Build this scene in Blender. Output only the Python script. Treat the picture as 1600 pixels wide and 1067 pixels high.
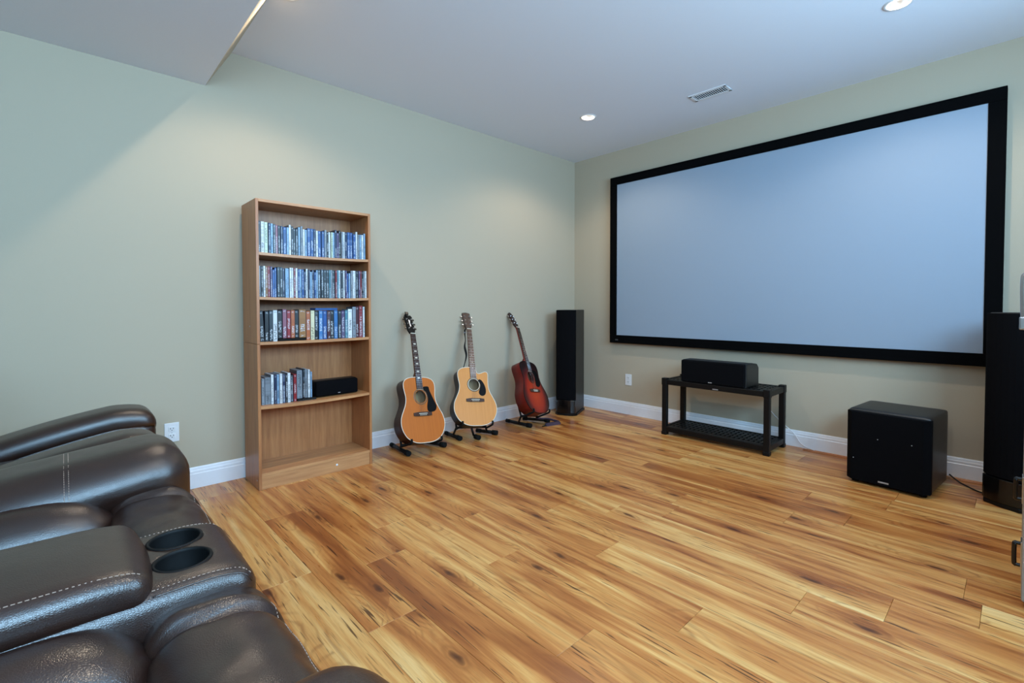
import bpy, bmesh, math, random
from mathutils import Vector, Matrix, noise
random.seed(7)
for o in list(bpy.data.objects): bpy.data.objects.remove(o)
SC = bpy.context.scene
COL = SC.collection
H = 2.75                                  # ceiling height
X0, Y0 = -6.7, -4.5                       # far ends of the room; the corner in view is at the origin

# ------------------------------------------------------------------ camera
FPX, YAW, PIT, ROL, V0 = 745.529, 0.81701, -0.02456, -0.00134, 496.579
CAMP = Vector((-4.25885, -3.49236, 1.12433))
fw = Vector((math.cos(YAW)*math.cos(PIT), math.sin(YAW)*math.cos(PIT), math.sin(PIT)))
rt = Vector((math.sin(YAW), -math.cos(YAW), 0)); up = rt.cross(fw)
r2 = math.cos(ROL)*rt + math.sin(ROL)*up; u2 = -math.sin(ROL)*rt + math.cos(ROL)*up
cd = bpy.data.cameras.new('camera'); cam = bpy.data.objects.new('camera', cd); COL.objects.link(cam)
cd.sensor_fit = 'HORIZONTAL'; cd.sensor_width = 36; cd.lens = FPX/1600*36
cd.shift_y = -(533.5-V0)/1600; cd.clip_start = 0.02
cam.matrix_world = Matrix(((r2.x, u2.x, -fw.x, CAMP.x), (r2.y, u2.y, -fw.y, CAMP.y), (r2.z, u2.z, -fw.z, CAMP.z), (0, 0, 0, 1)))
SC.camera = cam

# ------------------------------------------------------------------ world, daylight through the rear windows, exposure
W = bpy.data.worlds.new('sky'); SC.world = W; W.use_nodes = True
bg = W.node_tree.nodes['Background']; bg.inputs[0].default_value = (0.55, 0.72, 1.0, 1); bg.inputs[1].default_value = 1.0
WINDOWS = [(-5.7, -3.7), (-3.0, -1.2)]   # x ranges of the two windows in the rear wall
WZ0, WZ1 = 1.42, 2.46
DAY = 152.0
for i, (wx0, wx1) in enumerate(WINDOWS):
    ld = bpy.data.lights.new('daylight', 'AREA'); ld.shape = 'RECTANGLE'; ld.size = wx1-wx0; ld.size_y = WZ1-WZ0
    ld.energy = DAY*(wx1-wx0)/2.0; ld.color = (0.40, 0.71, 1.0)
    lo = bpy.data.objects.new('daylight', ld); COL.objects.link(lo)
    lo.location = ((wx0+wx1)/2, Y0-0.16, (WZ0+WZ1)/2); lo.rotation_euler = (math.radians(90), 0, 0)
POT_W, POT_COL = 58.0, (1.0, 0.83, 0.64)
SC.view_settings.view_transform = 'Standard'; SC.view_settings.look = 'None'
SC.view_settings.gamma = 1; SC.view_settings.use_curve_mapping = False
SC.view_settings.exposure = -0.10

# ------------------------------------------------------------------ materials
def lin(r, g, b):
    f = lambda c: (c/255/12.92) if c/255 <= 0.04045 else ((c/255+0.055)/1.055)**2.4
    return (f(r), f(g), f(b), 1)
class NT:
    def __init__(s, name):
        s.m = bpy.data.materials.new(name); s.m.use_nodes = True; s.t = s.m.node_tree; s.b = s.t.nodes['Principled BSDF']
    def n(s, typ, **kw):
        nd = s.t.nodes.new(typ)
        for k, v in kw.items():
            if k.startswith('i_'):
                key = k[2:]; key = int(key) if key.isdigit() else key
                nd.inputs[key].default_value = v
            else: setattr(nd, k, v)
        return nd
    def l(s, a, b): s.t.links.new(a, b)
    def math(s, op, a, b=None, clamp=False):
        nd = s.n('ShaderNodeMath', operation=op); nd.use_clamp = clamp
        for i, v in enumerate((a, b)):
            if v is None: continue
            if isinstance(v, (int, float)): nd.inputs[i].default_value = v
            else: s.l(v, nd.inputs[i])
        return nd.outputs[0]
    def mix(s, fac, a, b, blend='MIX'):
        nd = s.n('ShaderNodeMix', data_type='RGBA', blend_type=blend)
        for i, v in ((0, fac), (6, a), (7, b)):
            if isinstance(v, (int, float, tuple)): nd.inputs[i].default_value = v
            else: s.l(v, nd.inputs[i])
        return nd.outputs[2]
    def ramp(s, fac, stops, interp='LINEAR'):
        nd = s.n('ShaderNodeValToRGB'); cr = nd.color_ramp; cr.interpolation = interp
        while len(cr.elements) < len(stops): cr.elements.new(0.5)
        for e, (p, c) in zip(cr.elements, stops): e.position = p; e.color = c if len(c) == 4 else (*c, 1)
        s.l(fac, nd.inputs[0]); return nd.outputs[0]
    def bump(s, h, strength, dist=0.002):
        nd = s.n('ShaderNodeBump'); nd.inputs['Strength'].default_value = strength; nd.inputs['Distance'].default_value = dist
        s.l(h, nd.inputs['Height']); s.l(nd.outputs[0], s.b.inputs['Normal'])
    def coord(s, which='Object', scale=(1, 1, 1)):
        tc = s.n('ShaderNodeTexCoord'); mp = s.n('ShaderNodeMapping'); mp.inputs['Scale'].default_value = scale
        s.l(tc.outputs[which], mp.inputs[0]); return mp.outputs[0]
    def noise(s, vec, scale, detail=3, rough=0.5, dist=0.0):
        nd = s.n('ShaderNodeTexNoise'); nd.inputs['Scale'].default_value = scale; nd.inputs['Detail'].default_value = detail
        nd.inputs['Roughness'].default_value = rough; nd.inputs['Distortion'].default_value = dist
        s.l(vec, nd.inputs['Vector']); return nd.outputs[0]
MATS = {}
def plain(name, col, rough=0.5, metal=0.0, var=0.06, nscale=40, bump=0.0, spec=0.5, coat=0.0):
    if name in MATS: return MATS[name]
    k = NT(name); v = k.coord()
    nz = k.noise(v, nscale, 3)
    c2 = tuple(max(0, c*(1-var)) for c in col[:3]) + (1,); c3 = tuple(min(1, c*(1+var)) for c in col[:3]) + (1,)
    k.l(k.ramp(nz, [(0.3, c2), (0.7, c3)]), k.b.inputs['Base Color'])
    k.b.inputs['Roughness'].default_value = rough; k.b.inputs['Metallic'].default_value = metal
    k.b.inputs['Specular IOR Level'].default_value = spec; k.b.inputs['Coat Weight'].default_value = coat
    if bump: k.bump(nz, bump)
    MATS[name] = k.m; return k.m

M = {}
M['wall'] = plain('wall_paint_khaki', lin(184, 172, 151), 0.75, var=0.015, nscale=300, bump=0.04, spec=0.25)
M['ceil'] = plain('ceiling_paint_white', lin(228, 232, 240), 0.9, var=0.01, nscale=200, bump=0.03, spec=0.2)
M['trim'] = plain('trim_paint_white', lin(236, 238, 244), 0.35, var=0.01)
M['white_plastic'] = plain('white_plastic', lin(228, 230, 232), 0.35, var=0.01)
M['slot'] = plain('dark_slot', lin(30, 30, 32), 0.7)
M['velvet'] = plain('black_velvet', lin(8, 8, 9), 0.95, spec=0.05)
M['screen'] = plain('grey_screen_fabric', lin(146, 161, 178), 0.65, var=0.008, nscale=500, spec=0.25)
M['grille'] = plain('black_grille_cloth', lin(9, 9, 12), 0.9, var=0.3, nscale=900, bump=0.2, spec=0.08)
M['ash'] = None
M['black_plastic'] = plain('black_plastic', lin(11, 11, 12), 0.45, var=0.15, nscale=300, bump=0.05, spec=0.25)
M['gloss_black'] = plain('gloss_black_plastic', lin(8, 8, 9), 0.2, spec=0.5)
M['rubber'] = plain('black_rubber', lin(15, 15, 15), 0.8, spec=0.2)
M['silver'] = plain('silver_metal', lin(190, 192, 196), 0.28, 1.0, var=0.02)
M['badge'] = plain('silver_badge', lin(185, 188, 192), 0.35, 0.6, var=0.02)
M['cable'] = plain('black_cable', lin(16, 15, 15), 0.5)
M['wire'] = plain('copper_speaker_wire', lin(196, 128, 84), 0.35, 0.2)
M['grey_case'] = plain('grey_laminate', lin(150, 148, 144), 0.4, var=0.03)
M['thread'] = plain('beige_thread', lin(158, 134, 118), 0.7)
M['ivory'] = plain('ivory_plastic', lin(232, 226, 208), 0.4)
M['cup'] = plain('cup_liner', lin(6, 7, 8), 0.6, spec=0.25)
M['strap'] = plain('black_webbing', lin(12, 12, 14), 0.85, bump=0.2, nscale=300)
M['purple'] = plain('purple_webbing', lin(60, 42, 58), 0.8, bump=0.2, nscale=300)
M['pick_black'] = plain('black_pickguard', lin(8, 8, 10), 0.55, spec=0.15)
M['frame_white'] = M['trim']

def speaker_ash():
    k = NT('black_ash_vinyl'); v = k.coord('Object', (60, 60, 3))
    nz = k.noise(v, 4, 4, 0.6)
    k.l(k.ramp(nz, [(0.35, lin(13, 12, 12)), (0.65, lin(34, 33, 32))]), k.b.inputs['Base Color'])
    k.b.inputs['Roughness'].default_value = 0.42; k.bump(nz, 0.1); return k.m
M['ash'] = speaker_ash()

def leather():
    k = NT('dark_brown_leather'); v = k.coord('Object')
    big = k.noise(v, 5, 4, 0.6, 0.4); mid = k.noise(v, 22, 3, 0.6)
    c = k.mix(big, lin(15, 9, 7), lin(62, 34, 23))
    c = k.mix(k.math('MULTIPLY', mid, 0.4), c, lin(20, 14, 14))
    k.l(c, k.b.inputs['Base Color'])
    vo = k.n('ShaderNodeTexVoronoi', feature='DISTANCE_TO_EDGE'); vo.inputs['Scale'].default_value = 260; k.l(v, vo.inputs['Vector'])
    cell = k.math('MINIMUM', vo.outputs['Distance'], 0.25)
    h = k.math('ADD', k.math('MULTIPLY', cell, 1.0), k.math('MULTIPLY', mid, 0.8))
    k.bump(h, 0.30, 0.002)
    k.l(k.math('ADD', k.math('MULTIPLY', mid, 0.10), 0.26), k.b.inputs['Roughness'])
    k.b.inputs['Specular IOR Level'].default_value = 0.9
    return k.m
M['leather'] = leather()

def bookwood():
    k = NT('oak_laminate'); v = k.coord('Object', (14, 14, 1.1))
    n1 = k.noise(v, 3, 5, 0.6, 0.3); v2 = k.coord('Object', (90, 90, 4)); n2 = k.noise(v2, 3, 3)
    c = k.ramp(n1, [(0.3, lin(158, 99, 58)), (0.5, lin(178, 117, 71)), (0.72, lin(192, 132, 82))])
    c = k.mix(k.math('MULTIPLY', n2, 0.28), c, lin(122, 80, 54))
    k.l(c, k.b.inputs['Base Color']); k.b.inputs['Roughness'].default_value = 0.38; return k.m
M['oak'] = bookwood()
def bookwood_h():
    k = NT('oak_laminate_edge'); v = k.coord('Object', (1.1, 14, 14)); n1 = k.noise(v, 3, 5, 0.6, 0.3)
    c = k.ramp(n1, [(0.3, lin(172, 118, 76)), (0.7, lin(204, 150, 100))])
    k.l(c, k.b.inputs['Base Color']); k.b.inputs['Roughness'].default_value = 0.38; return k.m
M['oak_h'] = bookwood_h()

def plank_mat():
    k = NT('honey_laminate_plank')
    tc = k.n('ShaderNodeTexCoord'); oi = k.n('ShaderNodeObjectInfo')
    off = k.n('ShaderNodeVectorMath', operation='SCALE'); off.inputs[0].default_value = (37.0, 91.0, 53.0); k.l(oi.outputs['Random'], off.inputs['Scale'])
    add = k.n('ShaderNodeVectorMath', operation='ADD'); k.l(tc.outputs['Object'], add.inputs[0]); k.l(off.outputs[0], add.inputs[1])
    base = add.outputs[0]
    def sc(s):
        mp = k.n('ShaderNodeMapping'); mp.inputs['Scale'].default_value = s; k.l(base, mp.inputs[0]); return mp.outputs[0]
    # knots: stretched cells, only some of them
    vo = k.n('ShaderNodeTexVoronoi', feature='F1', voronoi_dimensions='2D'); vo.inputs['Scale'].default_value = 1.0; vo.inputs['Randomness'].default_value = 1.0
    kn = k.n('ShaderNodeVectorMath', operation='ADD'); k.l(sc((5.2, 1.7, 0.0)), kn.inputs[0])
    wob = k.n('ShaderNodeTexNoise'); wob.inputs['Scale'].default_value = 14; k.l(base, wob.inputs['Vector'])
    ws = k.n('ShaderNodeVectorMath', operation='SCALE'); ws.inputs['Scale'].default_value = 0.10; k.l(wob.outputs['Color'], ws.inputs[0]); k.l(ws.outputs[0], kn.inputs[1])
    k.l(kn.outputs[0], vo.inputs['Vector'])
    sepc = k.n('ShaderNodeSeparateColor'); k.l(vo.outputs['Color'], sepc.inputs[0])
    some = k.math('GREATER_THAN', sepc.outputs[0], 0.42)
    d = vo.outputs['Distance']
    knot = k.math('MULTIPLY', k.math('SUBTRACT', 1.0, k.math('MULTIPLY', d, 13.0), True), some)
    halo = k.math('MULTIPLY', k.math('SUBTRACT', 1.0, k.math('MULTIPLY', d, 2.0), True), some)
    # broad light and dark streaks along the board
    s1 = k.noise(sc((7.5, 0.55, 1)), 1.5, 3, 0.55, 0.7)
    s2 = k.noise(sc((26.0, 0.9, 1)), 1.6, 4, 0.6, 0.8)
    tone = k.math('ADD', k.math('MULTIPLY', s1, 0.74), k.math('MULTIPLY', s2, 0.26))
    tone = k.math('ADD', tone, k.math('MULTIPLY', k.math('SUBTRACT', oi.outputs['Random'], 0.5), 0.10))
    tone = k.math('SUBTRACT', tone, k.math('MULTIPLY', k.math('POWER', halo, 1.8), 0.13))
    c = k.ramp(tone, [(0.30, lin(138, 74, 34)), (0.375, lin(162, 94, 45)), (0.445, lin(186, 118, 60)), (0.52, lin(202, 140, 76)), (0.60, lin(217, 164, 97)), (0.70, lin(231, 189, 126))])
    # grain lines that swirl around knots
    gx = k.n('ShaderNodeSeparateXYZ'); k.l(base, gx.inputs[0])
    bend = k.noise(sc((5, 1.6, 1)), 1.0, 2)
    ph = k.math('ADD', k.math('MULTIPLY', gx.outputs[0], 150.0), k.math('ADD', k.math('MULTIPLY', bend, 46.0), k.math('MULTIPLY', halo, 34.0)))
    gl = k.math('POWER', k.math('ADD', k.math('MULTIPLY', k.math('SINE', ph), 0.5), 0.5), 3.0)
    gmask = k.ramp(k.noise(sc((7, 1.2, 1)), 1.6, 3), [(0.45, (0, 0, 0)), (0.68, (1, 1, 1))])
    c = k.mix(k.math('MULTIPLY', k.math('MULTIPLY', gl, gmask), 0.5), c, lin(124, 68, 30))
    # fine pores and short dark cracks
    fine = k.ramp(k.noise(sc((170, 5, 1)), 1.6, 3, 0.6), [(0.52, (0, 0, 0)), (0.72, (1, 1, 1))])
    c = k.mix(k.math('MULTIPLY', fine, 0.38), c, lin(120, 66, 30))
    crack = k.ramp(k.noise(sc((75, 3.4, 1)), 1.5, 2, 0.5), [(0.62, (0, 0, 0)), (0.66, (1, 1, 1))])
    cm = k.ramp(k.noise(sc((4.5, 1.1, 1)), 2.0, 2), [(0.45, (0, 0, 0)), (0.56, (1, 1, 1))])
    c = k.mix(k.math('MULTIPLY', k.math('MULTIPLY', crack, cm), 0.85), c, lin(72, 38, 20))
    ring = k.math('ADD', k.math('MULTIPLY', k.math('SINE', k.math('MULTIPLY', d, 70.0)), 0.5), 0.5)
    near = k.math('MULTIPLY', k.math('SUBTRACT', 1.0, k.math('MULTIPLY', d, 4.2), True), some)
    c = k.mix(k.math('MULTIPLY', k.math('MULTIPLY', ring, near), 0.55), c, lin(112, 58, 26))
    c = k.mix(k.math('MULTIPLY', k.math('POWER', knot, 0.5), 0.92), c, lin(70, 34, 18))
    k.l(c, k.b.inputs['Base Color'])
    k.l(k.math('ADD', k.math('MULTIPLY', s2, 0.10), 0.24), k.b.inputs['Roughness'])
    k.b.inputs['Specular IOR Level'].default_value = 0.4
    k.bump(k.math('ADD', k.math('MULTIPLY', fine, -0.5), k.math('MULTIPLY', crack, -0.6)), 0.06, 0.001)
    return k.m
M['plank'] = plank_mat()

def spine_mat(name, rows, colw, artw):
    k = NT(name); tc = k.n('ShaderNodeTexCoord'); oi = k.n('ShaderNodeObjectInfo'); rn = oi.outputs['Random']
    sp = k.n('ShaderNodeSeparateXYZ'); k.l(tc.outputs['Generated'], sp.inputs[0]); u, v = sp.outputs[0], sp.outputs[2]
    r2_ = k.math('FRACT', k.math('MULTIPLY', rn, 17.31)); r3_ = k.math('FRACT', k.math('MULTIPLY', rn, 57.77))
    cb = k.n('ShaderNodeCombineXYZ'); k.l(k.math('ADD', k.math('MULTIPLY', u, 3.2), k.math('MULTIPLY', rn, 91.0)), cb.inputs[0]); k.l(k.math('MULTIPLY', v, rows), cb.inputs[2])
    n1 = k.noise(cb.outputs[0], 1.0, 2, 0.7)
    cb2 = k.n('ShaderNodeCombineXYZ'); k.l(k.math('MULTIPLY', rn, 37.0), cb2.inputs[0]); k.l(k.math('MULTIPLY', v, 5.0), cb2.inputs[2])
    n2 = k.noise(cb2.outputs[0], 1.0, 2)
    column = k.math('LESS_THAN', k.math('ABSOLUTE', k.math('SUBTRACT', u, 0.5)), colw)
    lo = k.math('MULTIPLY', r2_, 0.35); hi = k.math('ADD', lo, k.math('ADD', 0.22, k.math('MULTIPLY', r3_, 0.35)))
    zone = k.math('MULTIPLY', k.math('GREATER_THAN', v, lo), k.math('LESS_THAN', v, hi))
    ends = k.math('ADD', k.math('LESS_THAN', k.math('ABSOLUTE', k.math('SUBTRACT', v, 0.07)), 0.035), k.math('LESS_THAN', k.math('ABSOLUTE', k.math('SUBTRACT', v, 0.93)), 0.025))
    text = k.math('MULTIPLY', k.math('MULTIPLY', k.ramp(n1, [(0.47, (0, 0, 0)), (0.53, (1, 1, 1))]), column), k.math('ADD', zone, k.math('MULTIPLY', ends, 0.7), True))
    lum = k.n('ShaderNodeRGBToBW'); k.l(oi.outputs['Color'], lum.inputs[0])
    isdark = k.math('LESS_THAN', lum.outputs[0], 0.22)
    ink = k.mix(isdark, lin(26, 30, 40), lin(206, 214, 222))
    art = k.ramp(n2, [(0.54, (0, 0, 0)), (0.57, (1, 1, 1))])
    tint = k.mix(k.math('MULTIPLY', art, artw), oi.outputs['Color'], k.mix(k.math('GREATER_THAN', r3_, 0.55), lin(24, 30, 44), lin(150, 166, 184)))
    c = k.mix(k.math('MULTIPLY', text, 0.7), tint, ink)
    edge = k.math('GREATER_THAN', k.math('ABSOLUTE', k.math('SUBTRACT', u, 0.5)), 0.42)
    c = k.mix(k.math('MULTIPLY', edge, 0.7), c, lin(18, 26, 42))
    k.l(c, k.b.inputs['Base Color']); k.b.inputs['Roughness'].default_value = 0.35; return k.m
M['spine'] = spine_mat('printed_case_spine', 40.0, 0.24, 0.22)
M['spine_vhs'] = spine_mat('printed_tape_sleeve', 26.0, 0.28, 0.12)

def spruce(name, a, b):
    k = NT(name); v = k.coord('Object', (60, 1, 1.2)); n1 = k.noise(v, 2.2, 3, 0.6, 0.2); n2 = k.noise(k.coord('Object'), 3.0, 2)
    c = k.mix(n1, a, b); c = k.mix(k.math('MULTIPLY', n2, 0.3), c, tuple(x*0.75 for x in a[:3])+(1,))
    k.l(c, k.b.inputs['Base Color']); k.b.inputs['Roughness'].default_value = 0.4; k.b.inputs['Specular IOR Level'].default_value = 0.35; return k.m
M['top_amber'] = spruce('amber_spruce', lin(176, 92, 32), lin(206, 118, 48))
M['top_honey'] = spruce('honey_spruce', lin(204, 130, 62), lin(226, 158, 88))
def burst():
    k = NT('red_sunburst'); tc = k.n('ShaderNodeTexCoord')
    g = k.n('ShaderNodeVectorMath', operation='SUBTRACT'); k.l(tc.outputs['Object'], g.inputs[0]); g.inputs[1].default_value = (0.0, 0.0, 0.19)
    mp = k.n('ShaderNodeMapping'); mp.inputs['Scale'].default_value = (4.9, 0, 3.55); k.l(g.outputs[0], mp.inputs[0])
    ln = k.n('ShaderNodeVectorMath', operation='LENGTH'); k.l(mp.outputs[0], ln.inputs[0])
    n1 = k.noise(k.coord('Object', (60, 1, 1.2)), 2.2, 3)
    c = k.ramp(ln.outputs['Value'], [(0.15, lin(186, 58, 24)), (0.55, lin(160, 40, 22)), (0.78, lin(84, 20, 18)), (0.98, lin(24, 9, 10))])
    c = k.mix(k.math('MULTIPLY', n1, 0.22), c, lin(60, 14, 12))
    k.l(c, k.b.inputs['Base Color']); k.b.inputs['Roughness'].default_value = 0.32; k.b.inputs['Specular IOR Level'].default_value = 0.4; return k.m
M['top_burst'] = burst()
M['side_mahog'] = spruce('dark_mahogany', lin(58, 27, 18), lin(84, 42, 28))
M['side_rose'] = spruce('dark_rosewood', lin(34, 18, 18), lin(58, 32, 30))
M['side_red'] = spruce('red_mahogany', lin(104, 24, 18), lin(128, 36, 26))
M['neck_wood'] = spruce('neck_mahogany', lin(86, 48, 28), lin(112, 66, 40))
M['rosewood'] = spruce('rosewood_fretboard', lin(52, 32, 26), lin(82, 54, 42))
M['rosewood_lt'] = spruce('brown_fretboard', lin(98, 68, 52), lin(124, 90, 70))
M['inside'] = spruce('pale_inside_wood', lin(150, 126, 92), lin(176, 152, 116))
def emis(name, col, s):
    k = NT(name); k.b.inputs['Base Color'].default_value = (0.9, 0.9, 0.9, 1)
    k.b.inputs['Emission Color'].default_value = (*col, 1); k.b.inputs['Emission Strength'].default_value = s; return k.m
M['bulb'] = emis('lit_bulb', (1.0, 0.93, 0.80), 45.0)

# ------------------------------------------------------------------ mesh helpers
def tag(o, label=None, cat=None, group=None, kind=None):
    if label: o['label'] = label
    if cat: o['category'] = cat
    if group: o['group'] = group
    if kind: o['kind'] = kind
    return o
def empty(name, loc=(0, 0, 0), label=None, cat=None, group=None, rotz=0.0):
    o = bpy.data.objects.new(name, None); COL.objects.link(o); o.location = loc; o.rotation_euler = (0, 0, rotz)
    o.empty_display_size = 0.1
    return tag(o, label, cat, group)
def link(name, me, mat, parent=None, loc=None, world=False, smooth=None):
    """world=True: the vertices are world coordinates, shifted into the (unrotated) top parent's frame."""
    if mat is not None and not me.materials: me.materials.append(mat)
    if smooth is not None:
        for p in me.polygons: p.use_smooth = smooth
    o = bpy.data.objects.new(name, me); COL.objects.link(o)
    if parent is not None:
        o.parent = parent
        if world:
            org = Vector(); q = parent
            while q is not None: org += q.location; q = q.parent
            me.transform(Matrix.Translation(-org))
    if loc is not None: o.location = loc
    return o
def from_bm(bm, name='mesh'):
    me = bpy.data.meshes.new(name); bmesh.ops.recalc_face_normals(bm, faces=bm.faces); bm.to_mesh(me); bm.free(); return me
def box_bm(bm, a, b, bev=0.0, seg=2):
    c = [(a[i]+b[i])/2 for i in range(3)]; s = [abs(b[i]-a[i]) for i in range(3)]
    r = bmesh.ops.create_cube(bm, size=1, matrix=Matrix.Translation(c) @ Matrix.Diagonal((*s, 1)))
    if bev > 0:
        ed = {e for v in r['verts'] for e in v.link_edges}
        bmesh.ops.bevel(bm, geom=list(ed), offset=min(bev, min(s)*0.45), segments=seg, profile=0.5, affect='EDGES')
def box(a, b, bev=0.0, seg=2):
    bm = bmesh.new(); box_bm(bm, a, b, bev, seg); return from_bm(bm)
def boxes(lst, bev=0.0, seg=1):
    bm = bmesh.new()
    for a, b in lst: box_bm(bm, a, b, bev, seg)
    return from_bm(bm)
def tube_bm(bm, pts, r, seg=10, caps=True, flat=None):
    pts = [Vector(p) for p in pts]; rings = []; n = len(pts)
    ref = Vector((0.13, 0.29, 0.95)).normalized(); prev = None
    for i, p in enumerate(pts):
        t = (pts[min(i+1, n-1)]-pts[max(i-1, 0)]).normalized()
        if prev is None:
            a = t.cross(ref)
            if a.length < 0.05: a = t.cross(Vector((1, 0, 0)))
        else: a = prev - t*prev.dot(t)
        a.normalize(); prev = a; b = t.cross(a); rr = r[i] if isinstance(r, (list, tuple)) else r
        ring = []
        for j in range(seg):
            an = 2*math.pi*j/seg
            ring.append(bm.verts.new(p + a*math.cos(an)*rr + b*math.sin(an)*rr*(flat or 1)))
        rings.append(ring)
    for i in range(n-1):
        for j in range(seg): bm.faces.new((rings[i][j], rings[i][(j+1) % seg], rings[i+1][(j+1) % seg], rings[i+1][j]))
    if caps: bm.faces.new(rings[0][::-1]); bm.faces.new(rings[-1])
def tube(pts, r, seg=10, caps=True, flat=None):
    bm = bmesh.new(); tube_bm(bm, pts, r, seg, caps, flat); me = from_bm(bm)
    for p in me.polygons: p.use_smooth = len(p.vertices) == 4
    return me
def lathe(prof, seg=24, axis='z', center=(0, 0, 0)):
    bm = bmesh.new(); rings = []
    for r, h in prof:
        ring = []
        for j in range(seg):
            a = 2*math.pi*j/seg; p = Vector((r*math.cos(a), r*math.sin(a), h))
            if axis == 'y': p = Vector((p.x, h, p.y))
            ring.append(bm.verts.new(p+Vector(center)))
        rings.append(ring)
    for i in range(len(rings)-1):
        for j in range(seg): bm.faces.new((rings[i][j], rings[i][(j+1) % seg], rings[i+1][(j+1) % seg], rings[i+1][j]))
    bmesh.ops.remove_doubles(bm, verts=bm.verts, dist=1e-6); me = from_bm(bm)
    for p in me.polygons: p.use_smooth = True
    return me
def prism(poly, axis, a, b, bev=0.0):
    """extrude a 2-D outline between a and b along the axis ('x': poly is (y,z); 'y': (x,z); 'z': (x,y))"""
    bm = bmesh.new()
    mk = {'x': lambda p, t: (t, p[0], p[1]), 'y': lambda p, t: (p[0], t, p[1]), 'z': lambda p, t: (p[0], p[1], t)}[axis]
    v0 = [bm.verts.new(mk(p, a)) for p in poly]; v1 = [bm.verts.new(mk(p, b)) for p in poly]; n = len(poly)
    f0 = bm.faces.new(v0); f1 = bm.faces.new(v1[::-1])
    for i in range(n): bm.faces.new((v0[i], v1[i], v1[(i+1) % n], v0[(i+1) % n]))
    bmesh.ops.recalc_face_normals(bm, faces=bm.faces)
    if bev: bmesh.ops.bevel(bm, geom=list(f0.edges)+list(f1.edges), offset=bev, segments=2, profile=0.5, affect='EDGES')
    return from_bm(bm)
def soft(a, b, r, n=(16, 16, 10), crown=(0, 0, 0), fn=None, wr=0.0, wscale=6.0, seed=0.0):
    """soft upholstered block: a finely divided rounded box, puffed by crown, bent by fn, wrinkled by wr"""
    bm = bmesh.new(); c = Vector([(a[i]+b[i])/2 for i in range(3)]); h = Vector([abs(b[i]-a[i])/2 for i in range(3)])
    r = min(r, *h); vd = {}
    def vert(u):
        key = tuple(round(t, 5) for t in u)
        if key in vd: return vd[key]
        # concentrate the grid towards the edges so that the rounding is smooth
        q = Vector([math.copysign(abs(math.sin(t*math.pi/2)), t)*h[i] for i, t in enumerate(u)])
        ins = Vector([max(-(h[i]-r), min(h[i]-r, q[i])) for i in range(3)])
        d = q-ins
        p = ins + d.normalized()*r if d.length > 1e-9 else q.copy()
        s = [p[i]/h[i] for i in range(3)]
        for i in range(3):
            if crown[i]:
                j, k = (i+1) % 3, (i+2) % 3
                p[i] += crown[i]*s[i]*max(0, 1-s[j]**2)*max(0, 1-s[k]**2)
        p = p + c
        if fn: p = Vector(fn(p, s))
        if wr:
            q2 = Vector((p.x*wscale*0.7+seed, p.y*wscale, p.z*wscale))
            nn = noise.noise(q2)+0.5*noise.noise(q2*2.3)
            dirv = (p-c).normalized(); p = p + dirv*nn*wr
        vd[key] = bm.verts.new(p); return vd[key]
    for ax in range(3):
        j, k = (ax+1) % 3, (ax+2) % 3
        for sgn in (-1, 1):
            for p in range(n[j]):
                for q in range(n[k]):
                    f = []
                    for dp, dq in ((0, 0), (1, 0), (1, 1), (0, 1)):
                        u = [0, 0, 0]; u[ax] = sgn; u[j] = -1+2*(p+dp)/n[j]; u[k] = -1+2*(q+dq)/n[k]; f.append(vert(u))
                    try: bm.faces.new(f)
                    except ValueError: pass
    me = from_bm(bm)
    for p in me.polygons: p.use_smooth = True
    return me
def stitch(pts, step=0.0080, ln=0.0052, r=0.00085):
    """short thread stitches along a line"""
    pts = [Vector(p) for p in pts]; bm = bmesh.new(); acc = 0.0
    for p, q in zip(pts[:-1], pts[1:]):
        L = (q-p).length
        if L < 1e-6: continue
        d = (q-p)/L; t = acc
        while t < L:
            tube_bm(bm, [p+d*t, p+d*min(t+ln, L+0.002)], r, 5); t += step
        acc = t-L
    return from_bm(bm)
def drape(objs, pts, lift=0.0006):
    """drop points straight down onto already built meshes (objects unrotated)"""
    from mathutils.bvhtree import BVHTree
    tr = []
    for o in objs:
        org = Vector(); q = o.parent
        while q is not None: org += q.location; q = q.parent
        tr.append(BVHTree.FromPolygons([v.co+org for v in o.data.vertices], [p.vertices[:] for p in o.data.polygons]))
    out = []
    for p in pts:
        best = None
        for b in tr:
            h = b.ray_cast(Vector((p[0], p[1], 2.0)), Vector((0, 0, -1)))
            if h[0] is not None and (best is None or h[0].z > best.z): best = h[0]
        if best is not None: out.append(best+Vector((0, 0, lift)))
    return out
def catmull(P, sub=5, closed=False):
    out = []; n = len(P)
    rng = range(n) if closed else range(n-1)
    for i in rng:
        g = (lambda k: P[k % n]) if closed else (lambda k: P[max(0, min(n-1, k))])
        p0, p1, p2, p3 = [Vector(g(i+k)) for k in (-1, 0, 1, 2)]
        for s in range(sub):
            t = s/sub
            out.append(0.5*((2*p1)+(p2-p0)*t+(2*p0-5*p1+4*p2-p3)*t*t+(3*p1-p0-3*p2+p3)*t**3))
    if not closed: out.append(Vector(P[-1]))
    return out
def cut(me, cutters):
    """boolean difference, returned as a plain mesh"""
    o = bpy.data.objects.new('cut_work', me); COL.objects.link(o); tmp = []
    for cm in cutters:
        co = bpy.data.objects.new('cut_tool', cm); COL.objects.link(co); tmp.append(co)
        md = o.modifiers.new('b', 'BOOLEAN'); md.operation = 'DIFFERENCE'; md.object = co; md.solver = 'EXACT'
    dg = bpy.context.evaluated_depsgraph_get(); dg.update()
    res = bpy.data.meshes.new_from_object(o.evaluated_get(dg))
    for t in tmp+[o]: bpy.data.objects.remove(t)
    return res
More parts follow.
